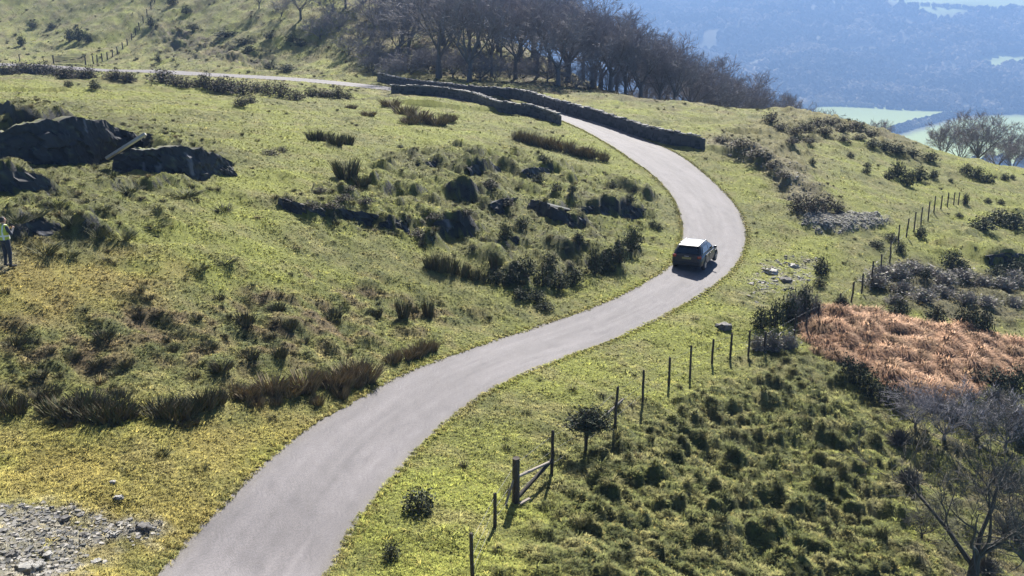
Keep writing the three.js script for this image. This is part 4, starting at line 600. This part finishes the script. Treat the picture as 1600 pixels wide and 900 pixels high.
  right.sort((a, b) => a[0] - b[0]).forEach(([x, d, h, s], i) => tree(oaks[(i * 2 + 1) % 5], 'bare_tree', `${ordinal(i + 1)} from the left of the rounded bare trees beyond the pasture crest`, far(x, d), h, s * 0.9, r() * 6, 'trees beyond the pasture crest'));
  // thorn trees at the bottom right
  const near = bareTree(777, { trunk: 0.2, limbs: 6, open: 0.62, kids: [6, 7, 6], rad: 0.032, twig: 0.0014, wob: 0.5, sides: 6, twigCol: rgb(0.085, 0.076, 0.062), barkCol: rgb(0.045, 0.04, 0.033) }), near2 = bareTree(778, { trunk: 0.12, limbs: 7, open: 0.8, kids: [6, 6, 6], rad: 0.026, twig: 0.0016, wob: 0.5, twigCol: rgb(0.085, 0.076, 0.065), barkCol: rgb(0.05, 0.044, 0.037) });
  tree(near, 'thorn_tree', 'gnarled bare thorn tree at the bottom right', at(1518, 915), 5.9, 1.0, 0.6);
  tree(near2, 'thorn_tree', 'bare thorn tree cut by the right edge low down', at(1618, 905), 4.2, 1.05, 2.2);
  [[1430, 668, 2.2], [1475, 686, 2.6], [1525, 690, 2.6], [1570, 700, 2.8], [1608, 700, 3], [1440, 840, 1.3]].sort((a, b) => a[0] - b[0]).forEach(([x, y, h], i) => tree(i % 2 ? near2 : scrubs[0], 'bare_thicket', `${ordinal(i + 1)} from the left of the dark bare thickets under the bracken`, at(x, y), h, 1.25, r() * 6, 'thickets under the bracken'));
}
// ---------------------------------------------------------------- ground cover: tussocks, bracken, turf
const bladeMat = std({ roughness: 1, side: THREE.DoubleSide, vertexColors: true });
function cover(name, label, category, geos, mat, spots, colors) {         // spots: [p, scale, stretch, turn, colour]
  geos.forEach((geo, k) => {
    const mine = spots.filter((_, i) => i % geos.length === k), im = new THREE.InstancedMesh(geo, mat, mine.length), m = new THREE.Matrix4(), q = new THREE.Quaternion(), up = V(0, 1, 0);
    mine.forEach(([p, s, st, turn, c], i) => { q.setFromAxisAngle(up, turn); m.compose(p, q, V(s, s * st, s)); im.setMatrixAt(i, m); im.setColorAt(i, c); });
    im.name = numbered(name); shade(im); scene.add(im); tag(im, label[k] ?? label[0], category, null, 'stuff');
  });
}
function blades(seed, n, spread, width, cols, bow, out = 0.45) {                      // a tuft of bending blades about 1 high
  const r = rng(seed), s = new Soup();
  for (let k = 0; k < n; k++) {
    const a = r() * 6.28, q = Math.sqrt(r()) * spread * 0.4, b = V(Math.cos(a) * q, -0.08, Math.sin(a) * q), az = a + (r() - 0.5), h = 0.55 + 0.5 * r(), o = spread * (0.35 + 0.6 * r()), m = V(b.x + Math.cos(az) * o * 0.4, h * 0.75, b.z + Math.sin(az) * o * 0.4), t = V(b.x + Math.cos(az) * o, h * (1 - bow * r()), b.z + Math.sin(az) * o), wx = -Math.sin(az) * width, wz = Math.cos(az) * width, c = cols[Math.floor(r() * cols.length)].clone().multiplyScalar(0.8 + 0.4 * r()), nn = V(Math.cos(az) * out, 1, Math.sin(az) * out).normalize();
    s.tri(V(b.x - wx, b.y, b.z - wz), V(b.x + wx, b.y, b.z + wz), V(m.x + wx, m.y, m.z + wz), c, nn); s.tri(V(b.x - wx, b.y, b.z - wz), V(m.x + wx, m.y, m.z + wz), V(m.x - wx, m.y, m.z - wz), c, nn); s.tri(V(m.x - wx, m.y, m.z - wz), V(m.x + wx, m.y, m.z + wz), t, c, nn);
  }
  return s.geo();
}
const white = [rgb(1, 1, 1), rgb(0.85, 0.87, 0.8), rgb(1.1, 1.05, 0.9)];
{
  const r = rng(2024), spots = [], c = new THREE.Color();
  for (let k = 0; k < 380000; k++) {
    const d = 17 * Math.pow(262 / 17, Math.pow(r(), 1.3)), x = d * lerp(-0.6, 0.6, r()), z = -d * (0.98 + 0.04 * r()), g = roadGap(x, z); if (g < 0.02 + 0.09 * n2(x * 1.5, z * 1.5)) continue;
    const sc = Math.max(A.scree(x, z), A.gravelHeap(x, z)); if (sc > 0.4 && r() < sc * 0.8) continue; if (A.bracken(x, z) > 0.6 && r() < 0.75) continue;
    hue(x, z, c); const lively = 0.5 + 0.5 * n2(x / 2.2, z / 2.2), f = 1.2 + 0.26 * (r() - 0.5), verge = sstep(1.2, 0, g), rough = Math.max(A.tussock(x, z), A.heath(x, z) * 0.6, A.crag(x, z) * 0.7);
    if (r() < 0.08) c.lerp(K.straw, 0.5);
    spots.push([V(x, surf(x, z), z), (0.045 + 0.03 * lively + 0.04 * rough * r() + (r() < 0.03 ? 0.07 : 0)) * (1 + Math.min(0.8, d / 110) + sstep(110, 170, d) * 1.6) * (1 - 0.2 * verge), 0.35 + 0.35 * r(), r() * 6.28, c.clone().multiplyScalar(f)]);
  }
  for (let k = 0; k < 26000; k++) {                                        // blades creeping over the road's edge
    const s = roadSpine[Math.floor(Math.pow(r(), 1.3) * (roadSpine.length - 60))], side = r() < 0.5, o = -0.06 + 0.45 * r() * r(), w = Math.hypot(s[0] - s[2], s[1] - s[3]), t = side ? -o / w : 1 + o / w, x = lerp(s[0], s[2], t) + 0.3 * (r() - 0.5), z = lerp(s[1], s[3], t) + 0.3 * (r() - 0.5); if (roadGap(x, z) < -0.02 - 0.14 * Math.max(0, n2(x * 0.7, z * 0.7))) continue;
    hue(x, z, c); if (r() < 0.3) c.lerp(K.straw, 0.6); spots.push([V(x, Math.max(surf(x, z), base(x, z)), z), 0.05 + 0.06 * r(), 0.5 + 0.5 * r(), r() * 6.28, c.clone().multiplyScalar(1.1)]);
  }
  cover('grass', ['short tussocky hill grass covering the slopes'], 'grass', [blades(1, 9, 0.85, 0.055, white, 0.35), blades(2, 8, 1.1, 0.06, white, 0.5), blades(3, 9, 0.7, 0.05, white, 0.3)], bladeMat, spots);
}
{
  const r = rng(515), spots = [], c = new THREE.Color();
  for (let k = 0; k < 9000; k++) {
    const x0 = lerp(-1, 24, r()), z0 = -lerp(18, 52, r()), w = Math.max(A.tussock(x0, z0), A.tussockUp(x0, z0) * 0.6); if (w < r()) continue;
    const [cell, id] = cells(x0 + 0.3 * n2(x0, z0), z0, 0.56); if (cell < 0.4 + 0.3 * r()) continue;
    c.copy(K.moss).lerp(K.pale, Math.pow(r(), 3) * 0.7).lerp(K.olive, 0.15); spots.push([V(x0, surf(x0, z0) - 0.02, z0), (0.11 + 0.12 * id + 0.05 * r() + (r() < 0.08 ? 0.12 : 0)), 0.6 + 0.4 * r(), r() * 6.28, c.clone()]);
  }
  for (let k = 0; k < 26000; k++) {                                        // coarse dark tufts on the rough ground left of the lane
    const d = 26 * Math.pow(250 / 26, r()), x = d * lerp(-0.6, 0.6, r()), z = -d; if (roadGap(x, z) < 0.5) continue; const w = Math.max(A.heath(x, z) * 0.15, A.crag(x, z) * 0.3, A.quarry(x, z) * 0.35, A.ridgeRough(x, z) * 0.5, A.hillHeath(x, z), A.wood(x, z) * 0.4, d > 120 ? 0.25 : 0.035) * (0.35 + 0.9 * Math.max(0, n2(x / 5, z / 5))); if (w < r()) continue;
    c.copy(K.moss).lerp(r() < 0.5 ? K.brown : K.litter, r() * 0.8); spots.push([V(x, surf(x, z) - 0.02, z), (0.14 + 0.16 * r()) * (1 + sstep(90, 200, d) * 1.3), 0.6 + 0.5 * r(), r() * 6.28, c.clone()]);
  }
  cover('tussock_grass', ['dark coarse tussock grass, thickest below the wire fence'], 'tussocks', [blades(11, 80, 1.1, 0.02, white, 0.9, 1.1), blades(12, 76, 1.25, 0.02, white, 1, 1.1)], bladeMat, spots);
}
{
  const r = rng(616), spots = [], c = new THREE.Color();
  for (let k = 0; k < 60000 && spots.length < 1900; k++) { const x = lerp(8, 36, r()), z = -lerp(34, 64, r()); if (A.bracken(x, z) < 0.2 + 0.7 * r()) continue; const [cell, id] = cells(x, z, 0.9); if (cell < 0.34) continue; c.setRGB(0.5, 0.29, 0.18).lerp(rgb(0.58, 0.38, 0.26), r()).lerp(rgb(0.26, 0.14, 0.085), r() * 0.5).lerp(rgb(0.2, 0.13, 0.075), 0.7 * sstep(0.1, 0.6, n2(x / 1.6, z / 1.6))); spots.push([V(x, surf(x, z) - 0.03, z), 0.3 + 0.4 * id * cell + 0.1 * r(), 0.75 + 0.35 * r(), r() * 6.28, c.clone()]); }
  cover('bracken', ['rusty dead bracken patch behind the wire fence'], 'bracken', [blades(21, 110, 1.1, 0.022, white, 0.9, 0.5), blades(22, 100, 1.2, 0.024, white, 1, 0.5)], bladeMat, spots);
}
// ---------------------------------------------------------------- car
{
  const a = 0.43, p = at(1074, 424), fwd = V(Math.sin(a), 0, -Math.cos(a)), c = p.clone().addScaledVector(fwd, 1.75); c.y = base(c.x, c.z) + 0.045;
  const car = thing('car', 'dark hatchback driving away up the lane on the bend', 'car', c, -a);
  const y1 = base(c.x + fwd.x, c.z + fwd.z), y0 = base(c.x - fwd.x, c.z - fwd.z); car.rotation.order = 'YXZ'; car.rotation.x = Math.atan2(y1 - y0, 2);
  const paint = new THREE.MeshPhysicalMaterial({ color: rgb(0.012, 0.013, 0.016), metalness: 0, roughness: 0.45, clearcoat: 0.35, clearcoatRoughness: 0.08 }), glass = new THREE.MeshPhysicalMaterial({ color: rgb(0.012, 0.014, 0.017), roughness: 0.04, clearcoat: 1 }), black = std({ color: rgb(0.015, 0.015, 0.016), roughness: 0.6 }), rubber = std({ color: rgb(0.02, 0.02, 0.02), roughness: 0.9 }), alloy = std({ color: rgb(0.55, 0.56, 0.58), metalness: 0.9, roughness: 0.3 }), red = new THREE.MeshPhysicalMaterial({ color: rgb(0.28, 0.012, 0.01), roughness: 0.15, clearcoat: 1 });
  function loft(rings, closed = true) {                                   // rings of points, capped at both ends
    const n = rings[0].length, pos = rings.flat().flatMap((v) => [v.x, v.y, v.z]), idx = [];
    for (let i = 0; i < rings.length - 1; i++) for (let j = 0; j < n; j++) { const a = i * n + j, b = i * n + (j + 1) % n; idx.push(a, b, a + n, b, b + n, a + n); }
    for (const [i, f] of [[0, 1], [rings.length - 1, 0]]) { const m = rings[i].reduce((s, v) => s.add(v), V(0, 0, 0)).multiplyScalar(1 / n), k = pos.length / 3; pos.push(m.x, m.y, m.z); for (let j = 0; j < n; j++) { const a = i * n + j, b = i * n + (j + 1) % n; f ? idx.push(k, b, a) : idx.push(k, a, b); } }
    const g = new THREE.BufferGeometry(); g.setAttribute('position', new THREE.Float32BufferAttribute(pos, 3)); g.setIndex(idx); g.computeVertexNormals(); return g;
  }
  // lower body, rear (+z) to front (-z): [z, half width, sill y, bonnet/belt y]
  const st = [[2.1, 0.72, 0.42, 0.72], [2.06, 0.82, 0.34, 0.9], [1.95, 0.87, 0.28, 0.98], [1.5, 0.9, 0.24, 1.0], [0.6, 0.905, 0.22, 0.97], [-0.4, 0.905, 0.22, 0.95], [-1.1, 0.9, 0.24, 0.93], [-1.55, 0.87, 0.26, 0.86], [-1.95, 0.8, 0.3, 0.74], [-2.1, 0.66, 0.36, 0.6]];
  mesh('body', loft(st.map(([z, w, b, t]) => { const m = (b + t) / 2; return [V(-w * 0.85, b, z), V(-w * 0.98, b + 0.1, z), V(-w, m - 0.05, z), V(-w * 0.99, m + 0.12, z), V(-w * 0.93, t - 0.05, z), V(-w * 0.82, t, z), V(0, t + 0.03, z), V(w * 0.82, t, z), V(w * 0.93, t - 0.05, z), V(w * 0.99, m + 0.12, z), V(w, m - 0.05, z), V(w * 0.98, b + 0.1, z), V(w * 0.85, b, z)]; })), paint, car);
  // cabin: [y, half width, rear z, front z]
  const cab = [[0.9, 0.83, 2.0, -1.05], [1.0, 0.82, 1.97, -0.92], [1.2, 0.745, 1.82, -0.6], [1.36, 0.68, 1.66, -0.32], [1.44, 0.63, 1.55, -0.16], [1.485, 0.54, 1.4, -0.02]];
  const ring = ([y, w, zr, zf]) => { const c = 0.12; return [V(-w + c, y, zr), V(w - c, y, zr), V(w - 0.03, y, zr - 0.06), V(w, y, zr - 0.22), V(w, y, (zr + zf) / 2), V(w, y, zf + 0.3), V(w - c, y, zf + 0.06), V(0, y, zf), V(-w + c, y, zf + 0.06), V(-w, y, zf + 0.3), V(-w, y, (zr + zf) / 2), V(-w, y, zr - 0.22), V(-w + 0.03, y, zr - 0.06)]; };
  mesh('cabin', loft(cab.map(ring)), paint, car);
  const quad = (pts, out) => { const g = new THREE.BufferGeometry(), o = pts.map((q) => q.clone().add(out)); g.setAttribute('position', new THREE.Float32BufferAttribute([0, 1, 2, 0, 2, 3].flatMap((i) => o[i].toArray()), 3)); g.computeVertexNormals(); return g; };
  const slab = (pts, out, t = 0.012) => { const q = pts.map((v) => v.clone().add(out)), n = out.clone().normalize().multiplyScalar(t), f = q.map((v) => v.clone().add(n)); const order = [[0, 1, 2, 3].map((i) => f[i])]; for (let i = 0; i < 4; i++) order.push([q[i], q[(i + 1) % 4], f[(i + 1) % 4], f[i]]); const g = mergeGeometries(order.map((o) => quad(o, V(0, 0, 0)))); return g; };
  // rear window, side windows, windscreen
  mesh('rear_window', slab([V(-0.64, 1.02, 1.965), V(0.64, 1.02, 1.965), V(0.52, 1.36, 1.67), V(-0.52, 1.36, 1.67)], V(0, 0.004, 0.012)), glass, car);
  mesh('windscreen', slab([V(0.62, 1.02, -0.84), V(-0.62, 1.02, -0.84), V(-0.5, 1.4, -0.22), V(0.5, 1.4, -0.22)], V(0, 0.03, -0.05)), glass, car);
  for (const s of [-1, 1]) for (const [z0, z1, z2, z3] of [[-0.62, 0.42, 0.4, -0.12], [0.5, 1.68, 1.38, 0.48]]) mesh('side_window', slab([V(s * 0.815, 1.02, z0), V(s * 0.815, 1.02, z1), V(s * 0.685, 1.35, z2), V(s * 0.685, 1.35, z3)], V(s * 0.01, 0.004, 0)), glass, car);
  const sp = new RoundedBoxGeometry(1.14, 0.035, 0.3, 2, 0.015); sp.rotateX(0.06); sp.translate(0, 1.45, 1.66); mesh('spoiler', sp, paint, car);
  const bump = new RoundedBoxGeometry(1.6, 0.26, 0.16, 3, 0.07); bump.translate(0, 0.47, 2.08); mesh('rear_bumper', bump, black, car);
  const tg = new RoundedBoxGeometry(1.16, 0.26, 0.06, 2, 0.025); tg.translate(0, 0.8, 2.08); const tail = mesh('tailgate', tg, paint, car);
  const pl = new RoundedBoxGeometry(0.52, 0.115, 0.012, 1, 0.004); pl.translate(0, 0.79, 2.116); mesh('number_plate', pl, std({ color: rgb(0.3, 0.26, 0.08), roughness: 0.5 }), car);
  const hd = new RoundedBoxGeometry(0.26, 0.03, 0.03, 1, 0.01); hd.translate(0, 0.9, 2.12); mesh('handle', hd, alloy, tail);
  for (const s of [-1, 1]) {
    const tl = new RoundedBoxGeometry(0.24, 0.17, 0.2, 2, 0.05); tl.rotateY(s * 0.35); tl.translate(s * 0.7, 0.87, 2.0); mesh('tail_light', tl, red, car);
    const rl = new RoundedBoxGeometry(0.035, 0.035, 1.35, 1, 0.012); rl.translate(s * 0.56, 1.5, 0.72); mesh('roof_rail', rl, alloy, car);
    const mi = new RoundedBoxGeometry(0.2, 0.13, 0.1, 2, 0.04); mi.translate(s * 0.98, 1.02, -0.6); mesh('wing_mirror', mi, paint, car);
    const hl = new RoundedBoxGeometry(0.3, 0.14, 0.14, 2, 0.05); hl.translate(s * 0.6, 0.68, -2.02); mesh('headlight', hl, std({ color: rgb(0.6, 0.62, 0.65), roughness: 0.1 }), car);
    for (const [z0, z1] of [[-0.55, 0.44], [0.48, 1.25]]) {
      const dg = new RoundedBoxGeometry(0.03, 0.52, z1 - z0 - 0.03, 1, 0.012); dg.translate(s * 0.9, 0.63, (z0 + z1) / 2); const d = mesh('door', dg, paint, car), hg = new RoundedBoxGeometry(0.03, 0.025, 0.16, 1, 0.01); hg.translate(s * 0.925, 0.84, z1 - 0.14); mesh('handle', hg, paint, d);
    }
    for (const z of [-1.3, 1.28]) {
      const w = new THREE.Group(); w.name = 'wheel'; w.position.set(s * 0.82, 0.31, z); car.add(w);
      const ty = new THREE.TorusGeometry(0.235, 0.085, 10, 28); ty.rotateY(Math.PI / 2); ty.scale(1.25, 1, 1); mesh('tyre', ty, rubber, w);
      const ri = new THREE.CylinderGeometry(0.19, 0.19, 0.06, 20); ri.rotateZ(Math.PI / 2); ri.translate(s * 0.055, 0, 0); const spokes = [ri]; for (let k = 0; k < 5; k++) { const sg = new THREE.BoxGeometry(0.03, 0.19, 0.05); sg.translate(s * 0.09, 0.1, 0); sg.rotateX(k * 1.2566); spokes.push(sg); } mesh('rim', mergeGeometries(spokes.map((g) => g.index ? g.toNonIndexed() : g)), alloy, w);
      const ar = new THREE.TorusGeometry(0.37, 0.035, 6, 20, Math.PI); ar.rotateY(Math.PI / 2); ar.translate(s * 0.885, 0.31, z); mesh('wheel_arch', ar, black, car);
    }
  }
  const ant = new THREE.CylinderGeometry(0.006, 0.01, 0.3, 6); ant.rotateX(0.6); ant.translate(0, 1.6, 1.3); mesh('aerial', ant, black, car);
}
// ---------------------------------------------------------------- person
{
  const p = at(14, 417), who = thing('person', 'person in a yellow safety vest standing at the picture edge', 'person', p, -0.5);
  const cap = (x, a, b, ra, rb) => { const bx = b[0] - a[0], by = b[1] - a[1], bz = b[2] - a[2], t = clamp(((x[0] - a[0]) * bx + (x[1] - a[1]) * by + (x[2] - a[2]) * bz) / (bx * bx + by * by + bz * bz)); return Math.hypot(x[0] - a[0] - bx * t, x[1] - a[1] - by * t, x[2] - a[2] - bz * t) - lerp(ra, rb, t); };
  const smin = (a, b, k) => { const h = clamp(0.5 + 0.5 * (b - a) / k); return lerp(b, a, h) - k * h * (1 - h); };
  // local axes: x right, y up, z towards the back of the figure (it faces -z)
  const bones = [[[0, 0.98, 0], [0, 1.2, 0.01], 0.15, 0.145], [[0, 1.2, 0.01], [0, 1.42, 0.01], 0.15, 0.13], [[-0.15, 1.44, 0.01], [0.15, 1.44, 0.01], 0.075, 0.075], [[-0.08, 1.3, 0], [0.08, 1.3, 0], 0.13, 0.13], [[0, 1.44, 0.01], [0, 1.56, -0.01], 0.06, 0.055],
    [[-0.09, 0.95, 0], [-0.12, 0.5, -0.02], 0.1, 0.068], [[-0.12, 0.5, -0.02], [-0.14, 0.09, 0.02], 0.066, 0.045], [[-0.14, 0.06, 0.04], [-0.16, 0.04, -0.15], 0.045, 0.038], [[0.09, 0.95, 0], [0.12, 0.5, -0.03], 0.1, 0.068], [[0.12, 0.5, -0.03], [0.15, 0.09, 0.02], 0.066, 0.045], [[0.15, 0.06, 0.04], [0.18, 0.04, -0.15], 0.045, 0.038],
    [[0.19, 1.43, 0.01], [0.3, 1.2, -0.05], 0.062, 0.05], [[0.3, 1.2, -0.05], [0.14, 1.34, -0.26], 0.047, 0.034], [[-0.19, 1.43, 0.01], [-0.28, 1.18, -0.04], 0.062, 0.05], [[-0.28, 1.18, -0.04], [-0.1, 1.32, -0.27], 0.047, 0.034]];
  const bodyD = (x) => { let d = 9; for (const [a, b, ra, rb] of bones) d = smin(d, cap(x, a, b, ra, rb), 0.035); return d; };
  const head = (x) => { let d = Math.hypot(x[0] / 0.92, (x[1] - 1.665) / 1.2, (x[2] + 0.02) / 1.08) - 0.092; d = smin(d, cap(x, [0, 1.6, -0.06], [0, 1.585, -0.075], 0.045, 0.035), 0.03); d = smin(d, cap(x, [0, 1.675, -0.11], [0, 1.645, -0.128], 0.012, 0.016), 0.012); for (const s of [-1, 1]) { d = smin(d, cap(x, [s * 0.088, 1.685, 0], [s * 0.09, 1.65, -0.005], 0.016, 0.01), 0.008); d = Math.max(d, -(Math.hypot(x[0] - s * 0.034, x[1] - 1.672, x[2] + 0.122) - 0.016)); } return d; };
  function march(fn, lo, hi, cell, color) {
    const size = Math.max(hi[0] - lo[0], hi[1] - lo[1], hi[2] - lo[2]), n = Math.ceil(size / cell) + 4, mc = new MarchingCubes(n, new THREE.MeshStandardMaterial(), false, false, 120000), half = n / 2, sc = cell;
    const c = [(lo[0] + hi[0]) / 2, (lo[1] + hi[1]) / 2, (lo[2] + hi[2]) / 2];
    for (let k = 0; k < n; k++) for (let j = 0; j < n; j++) for (let i = 0; i < n; i++) mc.field[i + j * n + k * n * n] = -fn([c[0] + (i - half) * sc, c[1] + (j - half) * sc, c[2] + (k - half) * sc]);
    mc.isolation = 0; mc.update(); const m = mc.count ?? mc.geometry.drawRange.count, pos = [], nor = [], col = [];
    for (let i = 0; i < m; i++) { const x = mc.positionArray[i * 3] * half * sc + c[0], y = mc.positionArray[i * 3 + 1] * half * sc + c[1], z = mc.positionArray[i * 3 + 2] * half * sc + c[2]; pos.push(x, y, z); const q = color(x, y, z); col.push(q.r, q.g, q.b); }
    const g = new THREE.BufferGeometry(); g.setAttribute('position', new THREE.Float32BufferAttribute(pos, 3)); g.setAttribute('color', new THREE.Float32BufferAttribute(col, 3)); g.computeVertexNormals(); return g;
  }
  const skin = rgb(0.42, 0.26, 0.19), cloth = rgb(0.03, 0.034, 0.045), trouser = rgb(0.02, 0.024, 0.04), boot = rgb(0.03, 0.025, 0.02);
  const parts = [march(bodyD, [-0.4, 0, -0.35], [0.4, 1.58, 0.25], 0.016, (x, y) => y < 0.12 ? boot : y < 0.98 ? trouser : y > 1.5 ? skin : cloth), march(head, [-0.13, 1.52, -0.17], [0.13, 1.8, 0.11], 0.006, () => skin)];
  for (const [hx, hy, hz, s] of [[0.12, 1.355, -0.29, 1], [-0.08, 1.335, -0.3, -1]]) {    // hands closed round a phone
    parts.push(march((x) => { let d = cap(x, [hx, hy - 0.01, hz + 0.04], [hx - s * 0.012, hy + 0.02, hz - 0.02], 0.03, 0.032); for (let f = 0; f < 4; f++) { const bx = hx - s * 0.02, by = hy + 0.045 - f * 0.02, L = [0.034, 0.042, 0.04, 0.03][f]; d = Math.min(d, smin(d, Math.min(cap(x, [bx, by, hz - 0.02], [bx - s * L, by + 0.004, hz - 0.045], 0.009, 0.0085), cap(x, [bx - s * L, by + 0.004, hz - 0.045], [bx - s * (L + 0.022), by, hz - 0.025], 0.0085, 0.007)), 0.006)); } return smin(d, Math.min(cap(x, [hx, hy + 0.015, hz + 0.02], [hx - s * 0.03, hy + 0.055, hz + 0.005], 0.012, 0.01), cap(x, [hx - s * 0.03, hy + 0.055, hz + 0.005], [hx - s * 0.055, hy + 0.06, hz - 0.01], 0.01, 0.008)), 0.008); }, [hx - 0.1, hy - 0.06, hz - 0.08], [hx + 0.1, hy + 0.09, hz + 0.08], 0.005, () => skin));
  }
  mesh('body', mergeGeometries(parts), std({ vertexColors: true, roughness: 0.8 }), who);
  const vestD = (x) => { let d = 9; for (const k of [0, 1, 2, 3]) { const [a, b, ra, rb] = bones[k]; d = smin(d, cap(x, a, b, ra + 0.022, rb + 0.022), 0.04); } d = Math.max(d, 0.99 - x[1], Math.abs(x[0]) - 0.205); return Math.max(d, -cap(x, [0, 1.5, -0.02], [0, 1.62, -0.02], 0.085, 0.11)); };
  mesh('safety_vest', march(vestD, [-0.3, 0.95, -0.25], [0.3, 1.6, 0.25], 0.014, (x, y) => (Math.abs(y - 1.13) < 0.028 || Math.abs(Math.abs(x) - 0.12) < 0.024) ? rgb(0.62, 0.63, 0.62) : rgb(0.42, 0.46, 0.06)), std({ vertexColors: true, roughness: 0.75 }), who);
  mesh('hair', march((x) => Math.max(Math.hypot(x[0] / 0.97, (x[1] - 1.685) / 1.15, x[2] / 1.12) - 0.097, Math.min(-0.02 - x[2] * 1.0 + (1.72 - x[1]) * 0.9, 1.62 - x[1] + 9 * (x[2] < -0.02))), [-0.13, 1.55, -0.15], [0.13, 1.82, 0.14], 0.007, () => rgb(0.03, 0.022, 0.018)), std({ vertexColors: true, roughness: 0.7 }), who);
  const ph = new RoundedBoxGeometry(0.15, 0.08, 0.012, 2, 0.005), phone = mesh('phone', ph, std({ color: rgb(0.02, 0.02, 0.02), roughness: 0.3 })); phone.position.copy(V(0.02, 1.365, -0.325).applyAxisAngle(V(0, 1, 0), -0.5)).add(p); phone.rotation.y = -0.5; tag(phone, 'black phone held up by the person in the vest', 'phone');
  // bare stony ground under the feet
}
renderScene();
function renderScene() {
  const renderer = new THREE.WebGLRenderer({ antialias: true });
  renderer.setSize(1024, 576); renderer.shadowMap.enabled = true; renderer.toneMapping = THREE.LinearToneMapping; renderer.toneMappingExposure = EXPOSURE;
  document.body.appendChild(renderer.domElement);
  renderer.render(scene, camera);
}
